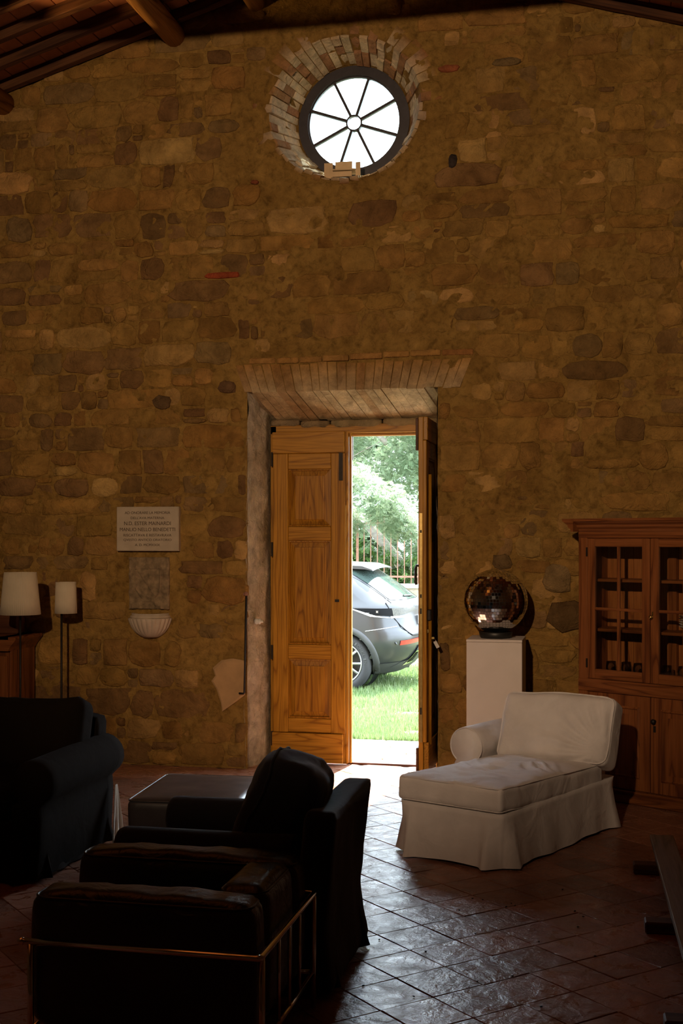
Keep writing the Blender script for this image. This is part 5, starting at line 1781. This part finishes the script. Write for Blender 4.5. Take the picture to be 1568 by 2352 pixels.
# ---- low stone wall with an iron fence on it
lw = thing('boundary_wall', 'low stone wall under the iron fence behind the car', 'wall', (0, 12.45, 0))
MB().add(box(-14, 6, 0.0, 0.40, -0.5, 0.86)).build('core', M['outer_wall'], lw)
MB().add(box(-14, 6, -0.03, 0.43, 0.86, 0.93, 0.01)).build('coping', M['paving'], lw)
for r_ in range(5):
    x = -5.0
    while x < 1.0:
        w = random.uniform(0.28, 0.52)
        MB().add(box(x + 0.01, x + w - 0.01, -random.uniform(0.015, 0.04), 0.02, -0.28 + r_ * 0.225, -0.28 + r_ * 0.225 + 0.205, 0.02)).build('wall_stone', M['outer_wall'], lw)
        x += w
fn_ = thing('iron_fence', 'rusty iron bar fence standing on the low stone wall', 'fence', (0, 12.65, 0.93))
bar_me = MB().add(tube([(0, 0, 0.0), (0, 0, 1.18)], 0.0085, 6)).add(lathe([(0.0, 0.06), (0.013, 0.02), (0.0085, 0.0)], 6), TR(0, 0, 1.18)).mesh('bar')
bar_me.materials.append(M['rust'])
post_me = MB().add(box(-0.02, 0.02, -0.02, 0.02, 0.0, 1.30, 0.004)).mesh('post')
post_me.materials.append(M['rust'])
k = 0
x = -9.0
while x < 4.0:
    o = link('post' if k % 12 == 6 else 'bar', post_me if k % 12 == 6 else bar_me, fn_)
    o.location = (x, 0, 0)
    x += 0.121
    k += 1
for z in (0.13, 1.08):
    MB().add(box(-9.1, 4.1, -0.015, 0.015, z - 0.016, z + 0.016)).build('rail', M['rust'], fn_)

# ---- trees and hedge behind the fence
def frond_cloud(n, centres, leaf, spread, rs, frond=8, flen=0.16, wid=0.010, droop=0.3):
    v, f, c = [], [], []
    for _ in range(n):
        (cx_, cy_, cz_, r_) = rs.choice(centres)
        while True:
            d = Vector((rs.uniform(-1, 1), rs.uniform(-1, 1), rs.uniform(-1, 1)))
            if d.length < 1: break
        p = Vector((cx_, cy_, cz_)) + Vector((d.x * r_, d.y * r_, d.z * r_ * spread))
        a = rs.uniform(0, 2 * PI)
        ax = Vector((math.cos(a), math.sin(a), rs.uniform(-0.7, 0.4) - droop)).normalized()
        sd = ax.cross(Vector((rs.uniform(-.3, .3), rs.uniform(-.3, .3), 1))).normalized()
        t = rs.random()
        for k in range(frond):
            b = p + ax * flen * k / frond
            for sg in (-1, 1):
                tip = b + sd * sg * leaf + ax * leaf * 0.55
                q = ax * wid
                o = len(v)
                v.extend([tuple(b - q * 0.3), tuple((b + tip) / 2 + q), tuple(tip), tuple((b + tip) / 2 - q)])
                f.append((o, o + 1, o + 2, o + 3))
                c.extend([(t, t, t)] * 4)
    return v, f, c
def tree(name, label, x, y, trunk, blobs, n, mat, seed, leaf=0.05, group='trees beyond the fence', frond=8, flen=0.16, wid=0.010, branches=()):
    t = thing(name, label, 'tree', (x, y, -0.3), 0, group)
    rs = random.Random(seed)
    MB().add(tube([Vector(p) for p, r_ in trunk], [r_ for p, r_ in trunk], 10)).build('trunk', M['bark'], t, smooth=True)
    for br in branches:
        MB().add(tube([Vector(p) for p, r_ in br], [r_ for p, r_ in br], 8)).build('branch', M['bark'], t, smooth=True)
    v, f, c = frond_cloud(n, blobs, leaf, 0.8, rs, frond, flen, wid)
    mb = MB(); mb.v, mb.f, mb.c = v, f, c
    tag(mb.build('foliage', mat, t, fix=False), kind='stuff')
    return t
rb = random.Random(3)
def blobs(cx_, cy_, z0, z1, w, n, r0=0.5, r1=0.95):
    return [(cx_ + rb.uniform(-w, w), cy_ + rb.uniform(-0.9, 0.9), rb.uniform(z0, z1), rb.uniform(r0, r1)) for _ in range(n)]
tree('mimosa_tree', 'feathery pale green tree filling the view through the open door', -2.2, 15.2,
     [((0.9, 0.2, 0.0), 0.16), ((0.5, 0.1, 1.0), 0.13), ((-0.3, 0, 2.0), 0.10), ((-1.2, 0.1, 3.0), 0.07)],
     blobs(0.0, -0.3, 2.2, 5.2, 1.7, 34) + blobs(-0.1, -3.2, 2.0, 3.2, 1.0, 8, 0.3, 0.5), 28000, M['mimosa'], 1, 0.032, flen=0.14, wid=0.006,
     branches=([((-0.75, -1.3, 4.55), 0.07), ((-0.25, -1.35, 4.15), 0.062), ((0.05, -1.35, 3.80), 0.05)], [((-0.9, -1.2, 3.45), 0.012), ((0.2, -1.3, 4.0), 0.010), ((0.55, -1.3, 4.4), 0.006)], [((-0.4, -1.3, 1.45), 0.075), ((0.35, -1.1, 0.95), 0.07), ((1.1, -0.9, 0.45), 0.07)]))
tree('mimosa_tree', 'feathery pale green tree standing left of the one in the doorway', -7.0, 15.6,
     [((0, 0, 0), 0.15), ((0.2, 0, 1.5), 0.11), ((-0.2, 0, 3.2), 0.06)], blobs(0, 0, 1.8, 4.8, 1.1, 18), 5000, M['mimosa'], 2, 0.055)
tree('mimosa_tree', 'feathery pale green tree standing right of the one in the doorway', 2.7, 15.6,
     [((0, 0, 0), 0.15), ((-0.2, 0, 1.5), 0.11), ((0.2, 0, 3.2), 0.06)], blobs(0, 0, 1.8, 4.6, 1.0, 18), 5000, M['mimosa'], 3, 0.055)
hd = thing('hedge', 'dense leafy hedge growing behind the iron fence', 'hedge', (-2.5, 14.0, -0.3))
mb = MB()
mb.v, mb.f, mb.c = frond_cloud(9000, [(-4 + 0.45 * i + rb.uniform(-.1, .1), rb.uniform(-0.1, 0.4), rb.uniform(0.9, 1.9), rb.uniform(0.4, 0.62)) for i in range(20)], 0.055, 1.0, random.Random(8), 5, 0.16, 0.018)
tag(mb.build('foliage', M['hedge'], hd, fix=False), kind='stuff')
mb = MB()
for i in range(12):
    x = -3.8 + i * 0.7
    mb.add(tube([(x, 0.2, 0.0), (x + 0.05, 0.2, 0.7), (x - 0.05, 0.15, 1.5)], [0.03, 0.025, 0.012], 6))
mb.build('stems', M['bark'], hd)
tree('background_tree', 'large green tree far behind the feathery trees', -4.0, 24.0,
     [((0, 0, 0), 0.3), ((0.1, 0, 2.5), 0.24), ((0, 0, 5), 0.1)], [(rb.uniform(-5.5, 5.5), rb.uniform(-1, 1), rb.uniform(1.0, 6.5), rb.uniform(0.8, 1.4)) for _ in range(60)], 17000, M['mimosa'], 6, 0.12, frond=5, flen=0.3, wid=0.04)
